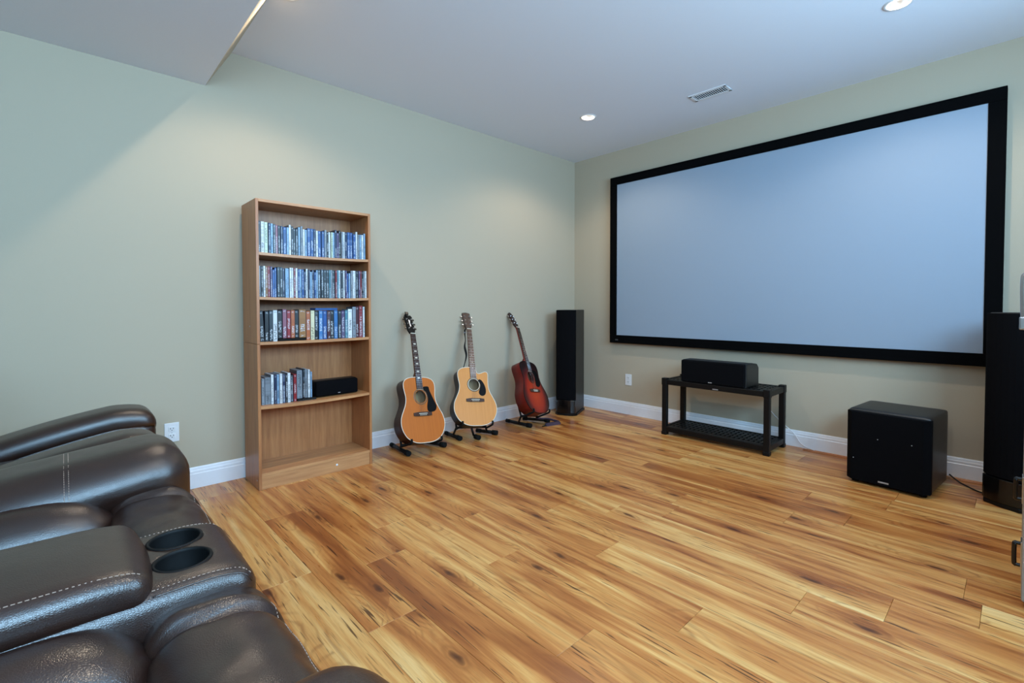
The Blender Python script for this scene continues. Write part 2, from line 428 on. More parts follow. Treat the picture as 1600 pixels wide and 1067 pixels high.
def cyl(c, r, z0, z1, seg=32):
    bm = bmesh.new(); tube_bm(bm, [(c[0], c[1], z0), (c[0], c[1], z1)], r, seg); return from_bm(bm)

# ------------------------------------------------------------------ room shell
def struct(name, me, mat, label, cat):
    return tag(link(name, me, mat), label, cat, kind='structure')
struct('wall_left', box((X0, 0, 0), (0.15, 0.15, H+0.3)), M['wall'], 'khaki painted wall behind the bookcase and guitars', 'wall')
struct('wall_right', box((0, Y0-0.15, 0), (0.15, 0, H+0.3)), M['wall'], 'khaki painted wall holding the projection screen', 'wall')
struct('wall_side', box((X0-0.15, Y0-0.15, 0), (X0, 0.15, H+0.3)), M['wall'], 'khaki painted side wall behind the seating', 'wall')
rear = boxes([((X0, Y0-0.15, 0), (0, Y0, WZ0)), ((X0, Y0-0.15, WZ1), (0, Y0, H+0.3)), ((X0, Y0-0.15, WZ0), (WINDOWS[0][0], Y0, WZ1)),
              ((WINDOWS[0][1], Y0-0.15, WZ0), (WINDOWS[1][0], Y0, WZ1)), ((WINDOWS[1][1], Y0-0.15, WZ0), (0, Y0, WZ1))])
struct('wall_back', rear, M['wall'], 'khaki painted rear wall with two windows', 'wall')
for i, (a, b) in enumerate(WINDOWS):
    t = 0.05
    w = struct('window_%d' % (i+1), boxes([((a-t, Y0-0.02, WZ0-t), (a+0.02, Y0+0.02, WZ1+t)), ((b-0.02, Y0-0.02, WZ0-t), (b+t, Y0+0.02, WZ1+t)),
        ((a, Y0-0.02, WZ1-0.02), (b, Y0+0.02, WZ1+t)), ((a, Y0-0.02, WZ0-t), (b, Y0+0.03, WZ0+0.02)), (((a+b)/2-0.02, Y0-0.06, WZ0), ((a+b)/2+0.02, Y0-0.03, WZ1))]),
        M['trim'], 'white framed window in the rear wall', 'window')
# ceiling with holes for the recessed lights
POTS = [(-0.939, -0.917), (-0.957, -3.016), (-3.385, -0.865), (-3.385, -3.016)]
cme = cut(box((X0, Y0, H), (0, 0, H+0.16)), [cyl(p, 0.052, H-0.05, H+0.3) for p in POTS])
struct('ceiling', cme, M['ceil'], 'flat white painted ceiling with recessed lights', 'ceiling')
BS, BD, BT = -3.594, 0.252, -3.447       # bulkhead: lower edge, drop, upper edge of its sloping face
bme = prism([(X0, H-BD), (BS, H-BD), (BT, H), (X0, H)], 'y', Y0, 0.0); bme.materials.append(M['ceil']); bme.materials.append(M['wall'])
for pl in bme.polygons:
    if pl.normal.x > 0.5: pl.material_index = 1     # the sloping side is painted like the walls
struct('ceiling_bulkhead', bme, None, 'boxed white ceiling bulkhead above the leather seating', 'bulkhead')

# baseboards: profile with a small ogee on top
BBH = 0.129
def bb_prof(s):  # s=+1: offset is towards negative axis
    return [(0, 0), (-0.016, 0), (-0.016, 0.088), (-0.0125, 0.092), (-0.0125, 0.106), (-0.010, 0.112), (-0.0085, 0.122), (-0.006, BBH), (0, BBH)]
struct('baseboard_right', prism(bb_prof(1), 'y', Y0, 0), M['trim'], 'white moulded baseboard under the projection screen', 'baseboard')
struct('baseboard_left', prism(bb_prof(1), 'x', X0, 0), M['trim'], 'white moulded baseboard behind bookcase and guitars', 'baseboard')

struct('baseboard_side', prism([(X0-a, b) for a, b in bb_prof(1)], 'y', Y0, -0.016), M['trim'], 'white moulded baseboard behind the seating', 'baseboard')
struct('baseboard_back', prism([(Y0-a, b) for a, b in bb_prof(1)], 'x', X0+0.016, -0.016), M['trim'], 'white moulded baseboard under the rear windows', 'baseboard')

# floor: laminate planks laid parallel to the screen wall
FL = struct('floor', box((X0, Y0, -0.06), (0, 0, -0.012)), plain('dark_underlay', lin(60, 36, 20), 0.9), 'honey coloured wood laminate floor', 'floor')
PWD, PLN = 0.1945, 1.21
known = {-1.763-PWD*9: [-0.80, -1.974], -1.763-PWD*10: [-1.457], -1.763-PWD*8: [-0.35], -1.763-PWD*7: [-1.283], -1.763-PWD*6: [-1.925], -1.763-PWD*5: [-2.702],
         -1.763-PWD*3: [-2.937], -1.763-PWD*2: [-3.178], -1.763-PWD: [-3.413], -1.763+PWD*2: [-2.892], -1.763-PWD*4: [-2.2]}
mesh_cache = {}
def plank(xa, xb, ya, yb):
    key = (round(xb-xa, 4), round(yb-ya, 4))
    if key not in mesh_cache:
        w, l = (xb-xa)/2-0.0004, (yb-ya)/2-0.0005
        bm = bmesh.new(); box_bm(bm, (-w, -l, -0.012), (w, l, 0.0)); 
        ed = [e for e in bm.edges if all(v.co.z > -0.001 for v in e.verts)]
        bmesh.ops.bevel(bm, geom=ed, offset=0.0009, segments=1, affect='EDGES')
        mesh_cache[key] = from_bm(bm); mesh_cache[key].materials.append(M['plank'])
    o = bpy.data.objects.new('plank', mesh_cache[key]); COL.objects.link(o); o.parent = FL
    o.location = ((xa+xb)/2, (ya+yb)/2, 0.0)
rnd = random.Random(21)
k = -14
while True:
    xa = -1.763-PWD*(-k)  # left edge of the row
    xa = -1.763+PWD*k
    xb = xa+PWD
    if xa >= 0: break
    ca, cb = max(xa, X0), min(xb, 0)
    js = None
    for kx, v in known.items():
        if abs(kx-xa) < 0.02: js = v
    ref = js[0] if js else rnd.uniform(-1.2, 0)
    if js and len(js) > 1: step = js[0]-js[1]
    else: step = PLN
    ys = []; y = ref
    while y < 0: y += step
    while y > Y0:
        if -0.02 > y > Y0: ys.append(y)
        y -= step
    ed = [0.0]+sorted(ys, reverse=True)+[Y0]
    for t, bt in zip(ed[:-1], ed[1:]):
        if cb-ca > 0.01: plank(ca, cb, bt, t)
    k += 1
k = -15
while True:
    xa = -1.763+PWD*k; xb = xa+PWD
    if xb <= X0: break
    ref = rnd.uniform(-1.2, 0); ys = []; y = ref
    while y > Y0: ys.append(y); y -= PLN
    ed = [0.0]+ys+[Y0]
    for t, bt in zip(ed[:-1], ed[1:]):
        if t-bt > 0.01: plank(max(xa, X0), xb, bt, t)
    k -= 1

# ------------------------------------------------------------------ recessed lights
pot_lab = ['lit recessed ceiling light nearest the corner, left of the vent', 'lit recessed ceiling light above the right part of the screen', 'lit recessed ceiling light beside the bulkhead near the bookcase wall',
           'recessed ceiling light beside the bulkhead above the seating']
for (px, py), lb in zip(POTS, pot_lab):
    e = empty('recessed_downlight', (px, py, H), lb, 'ceiling light', 'recessed ceiling lights')
    link('trim_ring', lathe([(0.052, 0.0), (0.050, -0.003), (0.056, -0.005), (0.066, -0.004), (0.069, 0.0)], 32), M['white_plastic'], e)
    link('reflector', lathe([(0.0515, -0.001), (0.044, 0.055), (0.0, 0.056)], 32), M['silver'], e)
    link('bulb', lathe([(0.0, 0.026), (0.020, 0.027), (0.031, 0.033), (0.033, 0.048), (0.02, 0.055)], 24), M['bulb'], e)
    ld = bpy.data.lights.new('downlight_beam', 'SPOT'); ld.energy = POT_W; ld.color = POT_COL; ld.spot_size = math.radians(150); ld.spot_blend = 0.6; ld.shadow_soft_size = 0.022
    lo = bpy.data.objects.new('downlight_beam', ld); COL.objects.link(lo); lo.parent = e; lo.location = (0, 0, 0.024)

# ceiling vent
e = empty('ceiling_vent', (-0.627, -1.84, H), 'white louvred air vent in the ceiling in front of the screen', 'vent')
vw, vl = 0.063, 0.135
link('vent_frame', boxes([((-vw-0.008, -vl-0.008, -0.006), (-vw+0.020, vl+0.008, 0)), ((vw-0.020, -vl-0.008, -0.006), (vw+0.008, vl+0.008, 0)), ((-vw, -vl-0.008, -0.006), (vw, -vl+0.016, 0)), ((-vw, vl-0.016, -0.006), (vw, vl+0.008, 0))], 0.002), M['white_plastic'], e)
link('duct_shadow_box', box((-vw+0.01, -vl+0.01, -0.0015), (vw-0.01, vl-0.01, -0.0005)), M['slot'], e)
sm = box((-vw+0.018, -0.0042, -0.0045), (vw-0.018, 0.0042, -0.0025))
for i in range(15):
    s = link('slat', sm, M['white_plastic'], e, loc=(0, -vl+0.026+i*(2*vl-0.052)/14, 0)); s.rotation_euler = (math.radians(28), 0, 0)

# ------------------------------------------------------------------ projection screen on the right wall
SY0, SY1, SZ0, SZ1, SF = -0.526, -3.4175, 0.7402, 2.4617, 0.082
e = empty('projection_screen', (0, (SY0+SY1)/2, SZ0), 'large fixed projection screen with wide black frame on wall', 'projection screen')
for a, b in [((-0.060, SY1, SZ1-SF), (-0.004, SY0, SZ1)), ((-0.060, SY1, SZ0), (-0.004, SY0, SZ0+SF)), ((-0.060, SY1, SZ0+SF), (-0.004, SY1+SF, SZ1-SF)), ((-0.060, SY0-SF, SZ0+SF), (-0.004, SY0, SZ1-SF))]:
    link('frame_bar', box(a, b, 0.004, 2), M['velvet'], e, world=True)
link('screen_surface', box((-0.052, SY1+SF-0.01, SZ0+SF-0.01), (-0.044, SY0-SF+0.01, SZ1-SF+0.01)), M['screen'], e, world=True)
link('maker_badge', box((-0.062, SY0-0.105, SZ0+0.026), (-0.0595, SY0-0.07, SZ0+0.038), 0.001), plain('dim_badge', lin(90, 92, 96), 0.4, 0.5), e, world=True)

# ------------------------------------------------------------------ wall outlets
def outlet(name, x, y, z, wall, label):
    e = empty(name, (x, y, z), label, 'outlet', 'white wall outlets', rotz=0 if wall == 'A' else -math.pi/2)
    link('cover_plate', box((-0.037, -0.006, -0.058), (0.037, 0, 0.058), 0.003), M['white_plastic'], e)
    for s in (-1, 1):
        f = link('socket', box((-0.017, -0.0085, -0.014+s*0.021), (0.017, -0.005, 0.014+s*0.021), 0.004), M['white_plastic'], e)
        for dx in (-0.007, 0.007): link('slot', box((dx-0.0014, -0.0092, s*0.021-0.001), (dx+0.0014, -0.0084, s*0.021+0.008)), M['slot'], f)
        link('slot', lathe([(0, -0.0092), (0.0026, -0.0091), (0.0026, -0.0084)], 10, 'y', (0, 0, s*0.021-0.007)), M['slot'], f)
    link('screw', lathe([(0, -0.0075), (0.003, -0.007), (0.0032, -0.006)], 10, 'y'), M['silver'], e)
outlet('wall_outlet', -3.798, 0, 0.366, 'A', 'white wall outlet between the leather seats and the bookcase')
outlet('wall_outlet', 0, -0.722, 0.360, 'B', 'white wall outlet below the screen, left of the black stand')

# ------------------------------------------------------------------ bookcase
BL, BR, BF, BB, BH = -3.4115, -2.670, -0.338, -0.040, 1.776
bc = empty('bookcase', ((BL+BR)/2, (BF+BB)/2, 0), 'tall oak laminate bookcase filled with disc cases and tapes', 'bookcase')
TH = 0.017
for x in (BL, BR-TH):
    for z0, z1 in ((0, 0.894), (0.896, BH)):
        link('side_panel', box((x, BF, z0), (x+TH, BB, z1), 0.001, 1), M['oak'], bc, world=True)
link('top_panel', box((BL+TH, BF+0.001, BH-TH), (BR-TH, BB, BH), 0.001, 1), M['oak_h'], bc, world=True)
link('back_panel', box((BL+TH, BB-0.006, 0.05), (BR-TH, BB-0.001, BH-TH)), M['oak'], bc, world=True)
SHELF = [1.455, 1.184, 0.907, 0.513, 0.100]
SAG = [0.006, 0.006, 0.002, 0.008, 0.0]
def sag_z(i, x):
    u = (x-(BL+BR)/2)/((BR-BL)/2); return -SAG[i]*(1-u*u)
for i, z in enumerate(SHELF):
    bm = bmesh.new(); n = 14; rows = []
    for j in range(n+1):
        x = BL+TH+(BR-BL-2*TH)*j/n; dz = sag_z(i, x)
        rows.append([bm.verts.new((x, yy, zz+dz)) for yy, zz in ((BF+0.003, z-TH), (BF+0.003, z-0.001), (BF+0.004, z), (BB-0.006, z), (BB-0.006, z-TH))])
    for j in range(n):
        for q in range(5): bm.faces.new((rows[j][q], rows[j][(q+1) % 5], rows[j+1][(q+1) % 5], rows[j+1][q]))
    bm.faces.new(rows[0]); bm.faces.new(rows[-1][::-1])
    link('shelf', from_bm(bm), M['oak_h'], bc, world=True)
link('kick_board', box((BL+TH, BF+0.006, 0.0), (BR-TH, BF+0.022, SHELF[4]-TH-0.001), 0.001, 1), M['oak_h'], bc, world=True)
for x, z in ((-2.925, 0.048),):
    link('screw_cap', lathe([(0, -0.003), (0.006, -0.002), (0.0075, 0.0)], 14, 'y', (x, BF+0.006, z)), M['white_plastic'], bc, world=True)
for z in (0.055, 1.0): link('screw_cap', tube([(BL-0.0015, -0.30 if z < .5 else -0.19, z), (BL, -0.30 if z < .5 else -0.19, z)], 0.005, 10), M['badge'], bc, world=True)

CASE = {'c': ('charcoal', (52, 58, 64)), 'w': ('white', (214, 220, 224)), 'g': ('pale green', (196, 212, 186)), 'n': ('navy', (34, 52, 92)), 'b': ('bright blue', (28, 84, 158)),
        's': ('pale blue', (130, 166, 198)), 'k': ('black', (22, 24, 28)), 'y': ('grey', (128, 138, 148)), 'r': ('red', (150, 34, 42)), 'p': ('pink', (168, 104, 124)), 'o': ('orange', (204, 110, 56)),
        't': ('tan', (178, 122, 58)), 'u': ('purple', (92, 74, 120)), 'e': ('teal', (78, 140, 160)), 'd': ('dark slate', (34, 48, 58)), 'm': ('maroon', (78, 26, 36)), 'a': ('azure', (58, 122, 186)), 'v': ('cream', (222, 214, 176))}
ORD = ['leftmost', 'second', 'third', 'fourth', 'fifth', 'sixth', 'seventh', 'eighth', 'ninth', 'tenth', 'eleventh', 'twelfth', 'thirteenth', 'fourteenth', 'fifteenth', 'sixteenth', 'seventeenth', 'eighteenth', 'nineteenth',
       'twentieth', 'twenty-first', 'twenty-second', 'twenty-third', 'twenty-fourth', 'twenty-fifth', 'twenty-sixth', 'twenty-seventh', 'twenty-eighth', 'twenty-ninth', 'thirtieth']
def ordl(i):
    if i < 30: return ORD[i]
    return ['thirty', 'forty', 'fifty'][(i+1)//10-3]+'-'+['', 'first', 'second', 'third', 'fourth', 'fifth', 'sixth', 'seventh', 'eighth', 'ninth'][(i+1) % 10] if (i+1) % 10 else ['thirtieth', 'fortieth', 'fiftieth'][(i+1)//10-3]
def case_row(seq, widths, heights, x0, x1, zfun, where, kind, group, depth, mat, fr=0.018, lean=None, total=None, start=0):
    tot = sum(widths); sc = (x1-x0)/tot; x = x0; rr = random.Random(len(seq)+int(x0*100))
    for i, ch in enumerate(seq):
        w = widths[i]*sc; h = heights[i]; cn, rgb = CASE[ch]
        half = (total or len(seq))/2; n = i+start
        back = (total or len(seq))-1-n
        if back < n: pos = ('rightmost' if back == 0 else ordl(back)+' from the right') if not (back == 0) else 'rightmost'
        else: pos = 'leftmost' if n == 0 else ordl(n)+' from the left'
        g = 0.0004
        bm = bmesh.new(); box_bm(bm, (-w/2+g, -depth/2, 0), (w/2-g, depth/2, h), min(0.0016, w*0.15), 1); me = from_bm(bm)
        o = link(kind[0], me, mat, loc=(x+w/2, BF+fr+rr.uniform(-0.004, 0.006)+depth/2, zfun(x+w/2)))
        if lean and i in lean: o.rotation_euler = (0, lean[i], 0)
        f = (0.85 if ch in 'wgvsy' else 0.62)+0.25*rr.random()
        o.color = tuple(min(1, c*f) for c in lin(*rgb)[:3])+(1,)
        tag(o, '%s %s, %s %s' % (cn, kind[1], pos, where), kind[2], group)
        x += w
R1 = random.Random(3)
s1 = 'cwgnscpdnbswkddsywsbbnwbbykwgsnukywnbbbwysws'
case_row(s1, [20 if (c in 'wg' and i < 3) or c in 'b' else 14 for i, c in enumerate(s1)], [R1.choice((0.172, 0.172, 0.19, 0.182)) if i > 8 else 0.192-0.002*i for i in range(len(s1))], BL+TH+0.003, BR-TH-0.012,
         lambda x: SHELF[0]+sag_z(0, x), 'on the top shelf', ('disc_case', 'disc case', 'disc case'), 'disc cases on the top bookcase shelf', 0.135, M['spine'])
s2 = 'ykwtrubbddnsswwrwbsbnwnsnbsddddeydrewdwubsywwdurkyw'
case_row(s2, [19 if c in 'd' else 14 for c in s2], [0.19 if c not in 'bns' else R1.choice((0.172, 0.185)) for c in s2], BL+TH+0.002, BR-TH-0.003,
         lambda x: SHELF[1]+sag_z(1, x), 'on the second shelf', ('disc_case', 'disc case', 'disc case'), 'disc cases on the second bookcase shelf', 0.135, M['spine'])
s3 = 'kkdwkprokt' ; s3b = 'ovkabmkaduewymrw'
W3 = [26, 22, 22, 26, 26, 24, 22, 24, 22, 44]; W3b = [26, 26, 22, 26, 26, 22, 24, 26, 20, 24, 20, 30, 26, 22, 26, 14]
tt = sum(W3)+sum(W3b); xs = BL+TH+0.008; xe = BR-TH-0.018; xm = xs+(xe-xs)*sum(W3)/tt
slabx0 = xs+(xe-xs)*sum(W3[:4])/tt; slabx1 = xm
z3 = lambda x: SHELF[2]+sag_z(2, x)
case_row(s3[:4], W3[:4], [0.192, 0.19, 0.192, 0.195], xs, slabx0-0.001, z3, 'on the third shelf', ('video_tape', 'video tape box', 'tape box'), 'video tapes on the third bookcase shelf', 0.10, M['spine_vhs'], 0.025, total=26, lean={0: -0.05})
case_row(s3[4:], W3[4:], [0.176, 0.184, 0.176, 0.178, 0.178, 0.182], slabx0, slabx1, lambda x: z3(x)+0.0175, 'on the third shelf', ('video_tape', 'video tape box', 'tape box'), 'video tapes on the third bookcase shelf', 0.10, M['spine_vhs'], 0.027, total=26, start=4)
case_row(s3b, W3b, [0.19, 0.192, 0.19, 0.19, 0.19, 0.19, 0.19, 0.192, 0.19, 0.19, 0.192, 0.2, 0.215, 0.218, 0.222, 0.215], xm+0.0005, xe, z3, 'on the third shelf', ('video_tape', 'video tape box', 'tape box'), 'video tapes on the third bookcase shelf', 0.10, M['spine_vhs'], 0.025, total=26, start=10)
def flatcase(nm, a, b, mat, label, cat):
    e = empty(nm, ((a[0]+b[0])/2, (a[1]+b[1])/2, a[2]), label, cat)
    h = b[2]-a[2]
    link('lower_shell', box(a, (b[0], b[1], a[2]+h*0.46), 0.0015, 1), mat, e, world=True)
    link('upper_shell', box((a[0], a[1], a[2]+h*0.5), b, 0.0015, 1), mat, e, world=True)
    link('seam_core', box((a[0]+0.002, a[1]+0.002, a[2]+h*0.4), (b[0]-0.002, b[1]-0.002, a[2]+h*0.6)), M['slot'], e, world=True)
flatcase('flat_box', (slabx0+0.001, BF+0.020, z3(slabx0+0.06)+0.0005), (slabx1-0.001, BF+0.15, z3(slabx0+0.06)+0.016), M['gloss_black'], 'long black flat box lying under the tapes on the third shelf', 'box')
flatcase('flat_case', (-3.05, BF+0.03, SHELF[2]+0.192), (-2.90, BF+0.125, SHELF[2]+0.206), plain('blue_plastic', lin(34, 92, 158), 0.3), 'blue case lying flat on top of the third shelf tapes', 'disc case')
z4 = lambda x: SHELF[3]+sag_z(3, x)
s4 = 'kyywnswncwcr'; W4 = [14, 18, 34, 16, 14, 15, 17, 16, 13, 18, 15, 19]
case_row(s4, W4, [0.16, 0.165, 0.17, 0.186, 0.186, 0.186, 0.19, 0.186, 0.18, 0.19, 0.172, 0.18], BL+TH+0.003, -3.165, z4, 'on the fourth shelf', ('disc_case', 'disc case', 'disc case'), 'disc cases on the fourth bookcase shelf', 0.135, M['spine'], 0.055, total=17)
case_row('ydyws', [40, 14, 20, 17, 12], [0.185, 0.192, 0.186, 0.185, 0.17], -3.163, -3.065, lambda x: z4(x)+0.0165, 'on the fourth shelf', ('disc_case', 'disc case', 'disc case'), 'disc cases on the fourth bookcase shelf', 0.135, M['spine'], 0.06, total=17, start=12)
flatcase('flat_case', (-3.162, BF+0.052, z4(-3.1)+0.0005), (-3.040, BF+0.19, z4(-3.1)+0.016), M['gloss_black'], 'black case lying flat under the fourth shelf disc cases', 'disc case')
# small speaker on the fourth shelf
def speaker_box(name, label, x0, x1, y0, y1, z0, z1, cat='speaker', badge=None):
    e = empty(name, ((x0+x1)/2, (y0+y1)/2, z0), label, cat)
    link('cabinet', box((x0, y0+0.02, z0), (x1, y1, z1), 0.012, 3), M['black_plastic'], e, world=True)
    link('grille', box((x0+0.002, y0, z0+0.003), (x1-0.002, y0+0.026, z1-0.003), 0.010, 3), M['grille'], e, world=True)
    if badge: link('badge', box((badge-0.008, y0-0.0012, z0+0.014), (badge+0.008, y0, z0+0.018)), M['badge'], e, world=True)
    return e
speaker_box('shelf_speaker', 'small black speaker lying on the fourth bookcase shelf', -3.035, -2.735, BF+0.075, BF+0.19, z4(-2.9)+0.005, z4(-2.9)+0.112, badge=-2.875)

# ------------------------------------------------------------------ tower speakers
def tower(x, y, rz, label):
    """front faces local -y; width along x"""
    e = empty('tower_speaker', (x, y, 0), label, 'speaker', rotz=rz)
    w, d, h = 0.104, 0.18, 1.085
    link('plinth', prism([(-w-0.012, d-0.02), (-w-0.012, -d+0.03), (-w+0.02, -d-0.012), (0, -d-0.02), (w-0.02, -d-0.012), (w+0.012, -d+0.03), (w+0.012, d-0.02)], 'z', 0.0, 0.024, 0.004), M['black_plastic'], e)
    link('cabinet', box((-w, -d+0.03, 0.024), (w, d, h), 0.006, 2), M['ash'], e)
    arc = [(-w+0.001, -d+0.029)]+[(-w*math.cos(math.pi*t/10)*0.985, -d+0.012-0.034*math.sin(math.pi*t/10)) for t in range(11)]+[(w-0.001, -d+0.029)]
    link('grille', prism(arc, 'z', 0.165, h-0.004, 0.003), M['grille'], e)
    link('base_panel', prism([(p[0]*1.012, p[1]-0.003) for p in arc], 'z', 0.026, 0.160, 0.004), M['gloss_black'], e)
    return e
tower(-0.352, -0.232, math.radians(-66), 'black floor-standing tower speaker in the room corner beside the guitars')
tower(-0.312, -3.542, math.radians(-124), 'black floor-standing tower speaker at the right end of the screen')

# ------------------------------------------------------------------ black plastic stand with centre speaker
e = empty('plastic_shelf_stand', (-0.268, -1.79, 0), 'low two-tier black plastic shelf stand under the screen', 'shelf')
sx0, sx1, sy0, sy1 = -0.449, -0.086, -2.226, -1.357
for zt, zb in ((0.485, 0.440), (0.075, 0.030)):
    rim = 0.028
    sh = link('shelf', boxes([((sx0, sy0, zb), (sx0+rim, sy1, zt)), ((sx1-rim, sy0, zb), (sx1, sy1, zt)), ((sx0+rim, sy0, zb), (sx1-rim, sy0+rim, zt)), ((sx0+rim, sy1-rim, zb), (sx1-rim, sy1, zt))], 0.005, 2), M['black_plastic'], e, world=True)
    bars = []
    n = 22
    for i in range(n):
        y = sy0+rim+(sy1-sy0-2*rim)*(i+0.5)/n; bars.append(((sx0+rim-0.002, y-0.010, zt-0.014), (sx1-rim+0.002, y+0.010, zt-0.005)))
    for i in range(5):
        x = sx0+rim+(sx1-sx0-2*rim)*(i+0.5)/5; bars.append(((x-0.012, sy0+rim-0.002, zt-0.016), (x+0.012, sy1-rim+0.002, zt-0.006)))
    link('grid_deck', boxes(bars), M['black_plastic'], sh, world=True)
for x in (sx0, sx1-0.042):
    for y in (sy0, sy1-0.042):
        ox = -0.003 if x == sx0 else 0.003; oy = -0.003 if y == sy0 else 0.003
        link('leg', boxes([((x+ox, y+oy, 0.0), (x+ox+0.042, y+oy+0.042, 0.488)), ((x+ox-0.003, y+oy-0.003, 0.435), (x+ox+0.045, y+oy+0.045, 0.497)), ((x+ox-0.003, y+oy-0.003, 0.0), (x+ox+0.045, y+oy+0.045, 0.03))], 0.005, 2), M['black_plastic'], e, world=True)
link('maker_label', box((sx0-0.0012, -1.845, 0.447), (sx0+0.001, -1.80, 0.455)), M['badge'], e, world=True)

# centre speaker, cabinet tapering towards its rounded back
e = empty('centre_speaker', (-0.33, -1.80, 0.488), 'long black centre speaker standing on the plastic stand', 'speaker')
yl, yr, zb = -1.528, -2.048, 0.4856
link('cabinet', prism([(-0.42, zb), (-0.42, zb+0.186), (-0.30, zb+0.186), (-0.20, zb+0.172), (-0.165, zb+0.14), (-0.165, zb)], 'y', yr-0.004, yl, 0.008), M['ash'], e, world=True)
link('grille', box((-0.452, yr, zb+0.002), (-0.418, yl-0.002, zb+0.184), 0.010, 3), M['grille'], e, world=True)
link('badge', box((-0.4535, -1.795, zb+0.012), (-0.4515, -1.765, zb+0.019)), M['badge'], e, world=True)

# ------------------------------------------------------------------ subwoofer
e = empty('subwoofer', (-0.402, -2.966, 0), 'black subwoofer with softened edges standing on the floor right of the stand', 'subwoofer', rotz=math.radians(-95.5))
w, d, h = 0.208, 0.225, 0.468   # local: front is -y
link('cabinet', soft((-w, -d+0.035, 0.016), (w, d, h), 0.020, (10, 10, 10)), M['ash'], e)
fp = [(-w, -d+0.06), (-w, -d+0.030), (-w+0.03, -d), (w-0.03, -d), (w, -d+0.030), (w, -d+0.06)]
link('front_grille', prism(fp, 'z', 0.020, h-0.012, 0.004), M['grille'], e)
link('badge', box((-0.035, -d-0.0015, 0.036), (0.018, -d+0.002, 0.045)), M['badge'], e)
for x, z in ((-0.165, 0.16), (0.125, 0.30), (-0.04, 0.30)): link('grille_stud', lathe([(0, -0.002), (0.0025, -0.001), (0.003, 0.002)], 8, 'y', (x, -d, z)), M['badge'], e)
for x in (-1, 1):
    for y in (-1, 1): link('foot', lathe([(0.018, 0), (0.020, 0.006), (0.020, 0.017), (0, 0.018)], 14, 'z', (x*(w-0.04), y*(d-0.055), 0)), M['rubber'], e)

# ------------------------------------------------------------------ cables along the screen wall
tag(link('power_cable', tube(catmull([(-0.165, -3.20, 0.05), (-0.160, -3.245, 0.012), (-0.20, -3.285, 0.006), (-0.255, -3.325, 0.006), (-0.275, -3.365, 0.006), (-0.21, -3.42, 0.006), (-0.12, -3.50, 0.006), (-0.075, -3.60, 0.006)], 8), 0.0045, 8), M['cable']), 'black power cable on the floor between subwoofer and tower speaker', 'cable')
for i, dx in enumerate((0.0, 0.028)):
    tag(link('speaker_wire', tube(catmull([(-0.055-dx, -2.35, 0.0035), (-0.052-dx, -2.7, 0.0035), (-0.060-dx, -3.05, 0.0035), (-0.055-dx, -3.4, 0.0035), (-0.06-dx, -3.75, 0.0035)], 8), 0.003, 7), M['wire']),
        ['copper speaker wire on the floor right against the screen wall baseboard', 'copper speaker wire on the floor one finger out from the baseboard'][i], 'cable', 'speaker wires along the wall')
tag(link('signal_cable', tube(catmull([(-0.03, -2.06, 0.32), (-0.035, -2.12, 0.24), (-0.04, -2.20, 0.17), (-0.03, -2.27, 0.11), (-0.03, -2.33, 0.03), (-0.04, -2.42, 0.004)], 8), 0.0028, 7), M['trim']), 'thin pale cable hanging behind the plastic stand', 'cable')

# ------------------------------------------------------------------ equipment case cut by the right picture edge
e = empty('equipment_cabinet', (-1.50, -3.66, 0), 'grey equipment cabinet with black pull handles at the right picture edge', 'cabinet')
cy = -3.512
link('body', box((-1.70, -3.80, 0.03), (-1.30, cy, 1.07), 0.006, 2), M['grey_case'], e, world=True)
link('plinth', box((-1.685, -3.79, 0.0), (-1.32, cy-0.012, 0.032)), M['black_plastic'], e, world=True)
for za, zb in ((0.40, 0.475), (0.150, 0.232)):
    z0, z1 = za, zb
    link('pull_handle', tube(catmull([(-1.66, cy, z1), (-1.66, cy+0.014, z1), (-1.66, cy+0.020, z1-0.006), (-1.66, cy+0.020, z0+0.006), (-1.66, cy+0.014, z0), (-1.66, cy, z0)], 4), 0.007, 8), M['gloss_black'], e, world=True)
    link('handle_plate', box((-1.68, cy-0.001, z0-0.012), (-1.62, cy+0.004, z1+0.012), 0.001, 1), M['silver'], e, world=True)
link('top_handle', tube(catmull([(-1.68, cy+0.008, 1.05), (-1.68, cy+0.010, 1.10), (-1.68, cy+0.012, 1.215), (-1.68, cy+0.004, 1.238), (-1.68, cy-0.03, 1.242), (-1.68, -3.76, 1.242), (-1.68, -3.79, 1.22), (-1.68, -3.79, 1.05)], 5), 0.010, 10), M['silver'], e, world=True)
link('handle_socket', box((-1.70, cy-0.004, 1.035), (-1.66, cy+0.022, 1.082), 0.004, 2), M['silver'], e, world=True)

# ------------------------------------------------------------------ guitars
HALF = [(0, 0), (0.0015, 0.055), (0.013, 0.105), (0.044, 0.155), (0.09, 0.186), (0.14, 0.199), (0.195, 0.192), (0.245, 0.168), (0.285, 0.148), (0.32, 0.138), (0.355, 0.136), (0.395, 0.142), (0.43, 0.146), (0.462, 0.141), (0.485, 0.122), (0.498, 0.090), (0.504, 0.05), (0.505, 0)]
CUT = [(0.355, 0.136), (0.390, 0.138), (0.420, 0.141), (0.446, 0.143), (0.462, 0.136), (0.468, 0.120), (0.462, 0.098), (0.452, 0.072), (0.450, 0.050), (0.458, 0.036), (0.480, 0.030), (0.503, 0.028), (0.505, 0.0)]
def outline(cutaway, ws):
    left = [(-w*ws, z) for z, w in HALF]; 
    R_ = [(w*ws, z) for z, w in HALF]
    if cutaway: R_ = [(w*ws, z) for z, w in HALF if z < 0.34]+[(w*ws if w > 0.05 else w, z) for z, w in CUT]
    pts = [Vector((x, z, 0)) for x, z in R_[:-1]]+[Vector((x, z, 0)) for x, z in left[::-1][:-1]]
    return [(p.x, p.y) for p in catmull(pts, 3, True)]
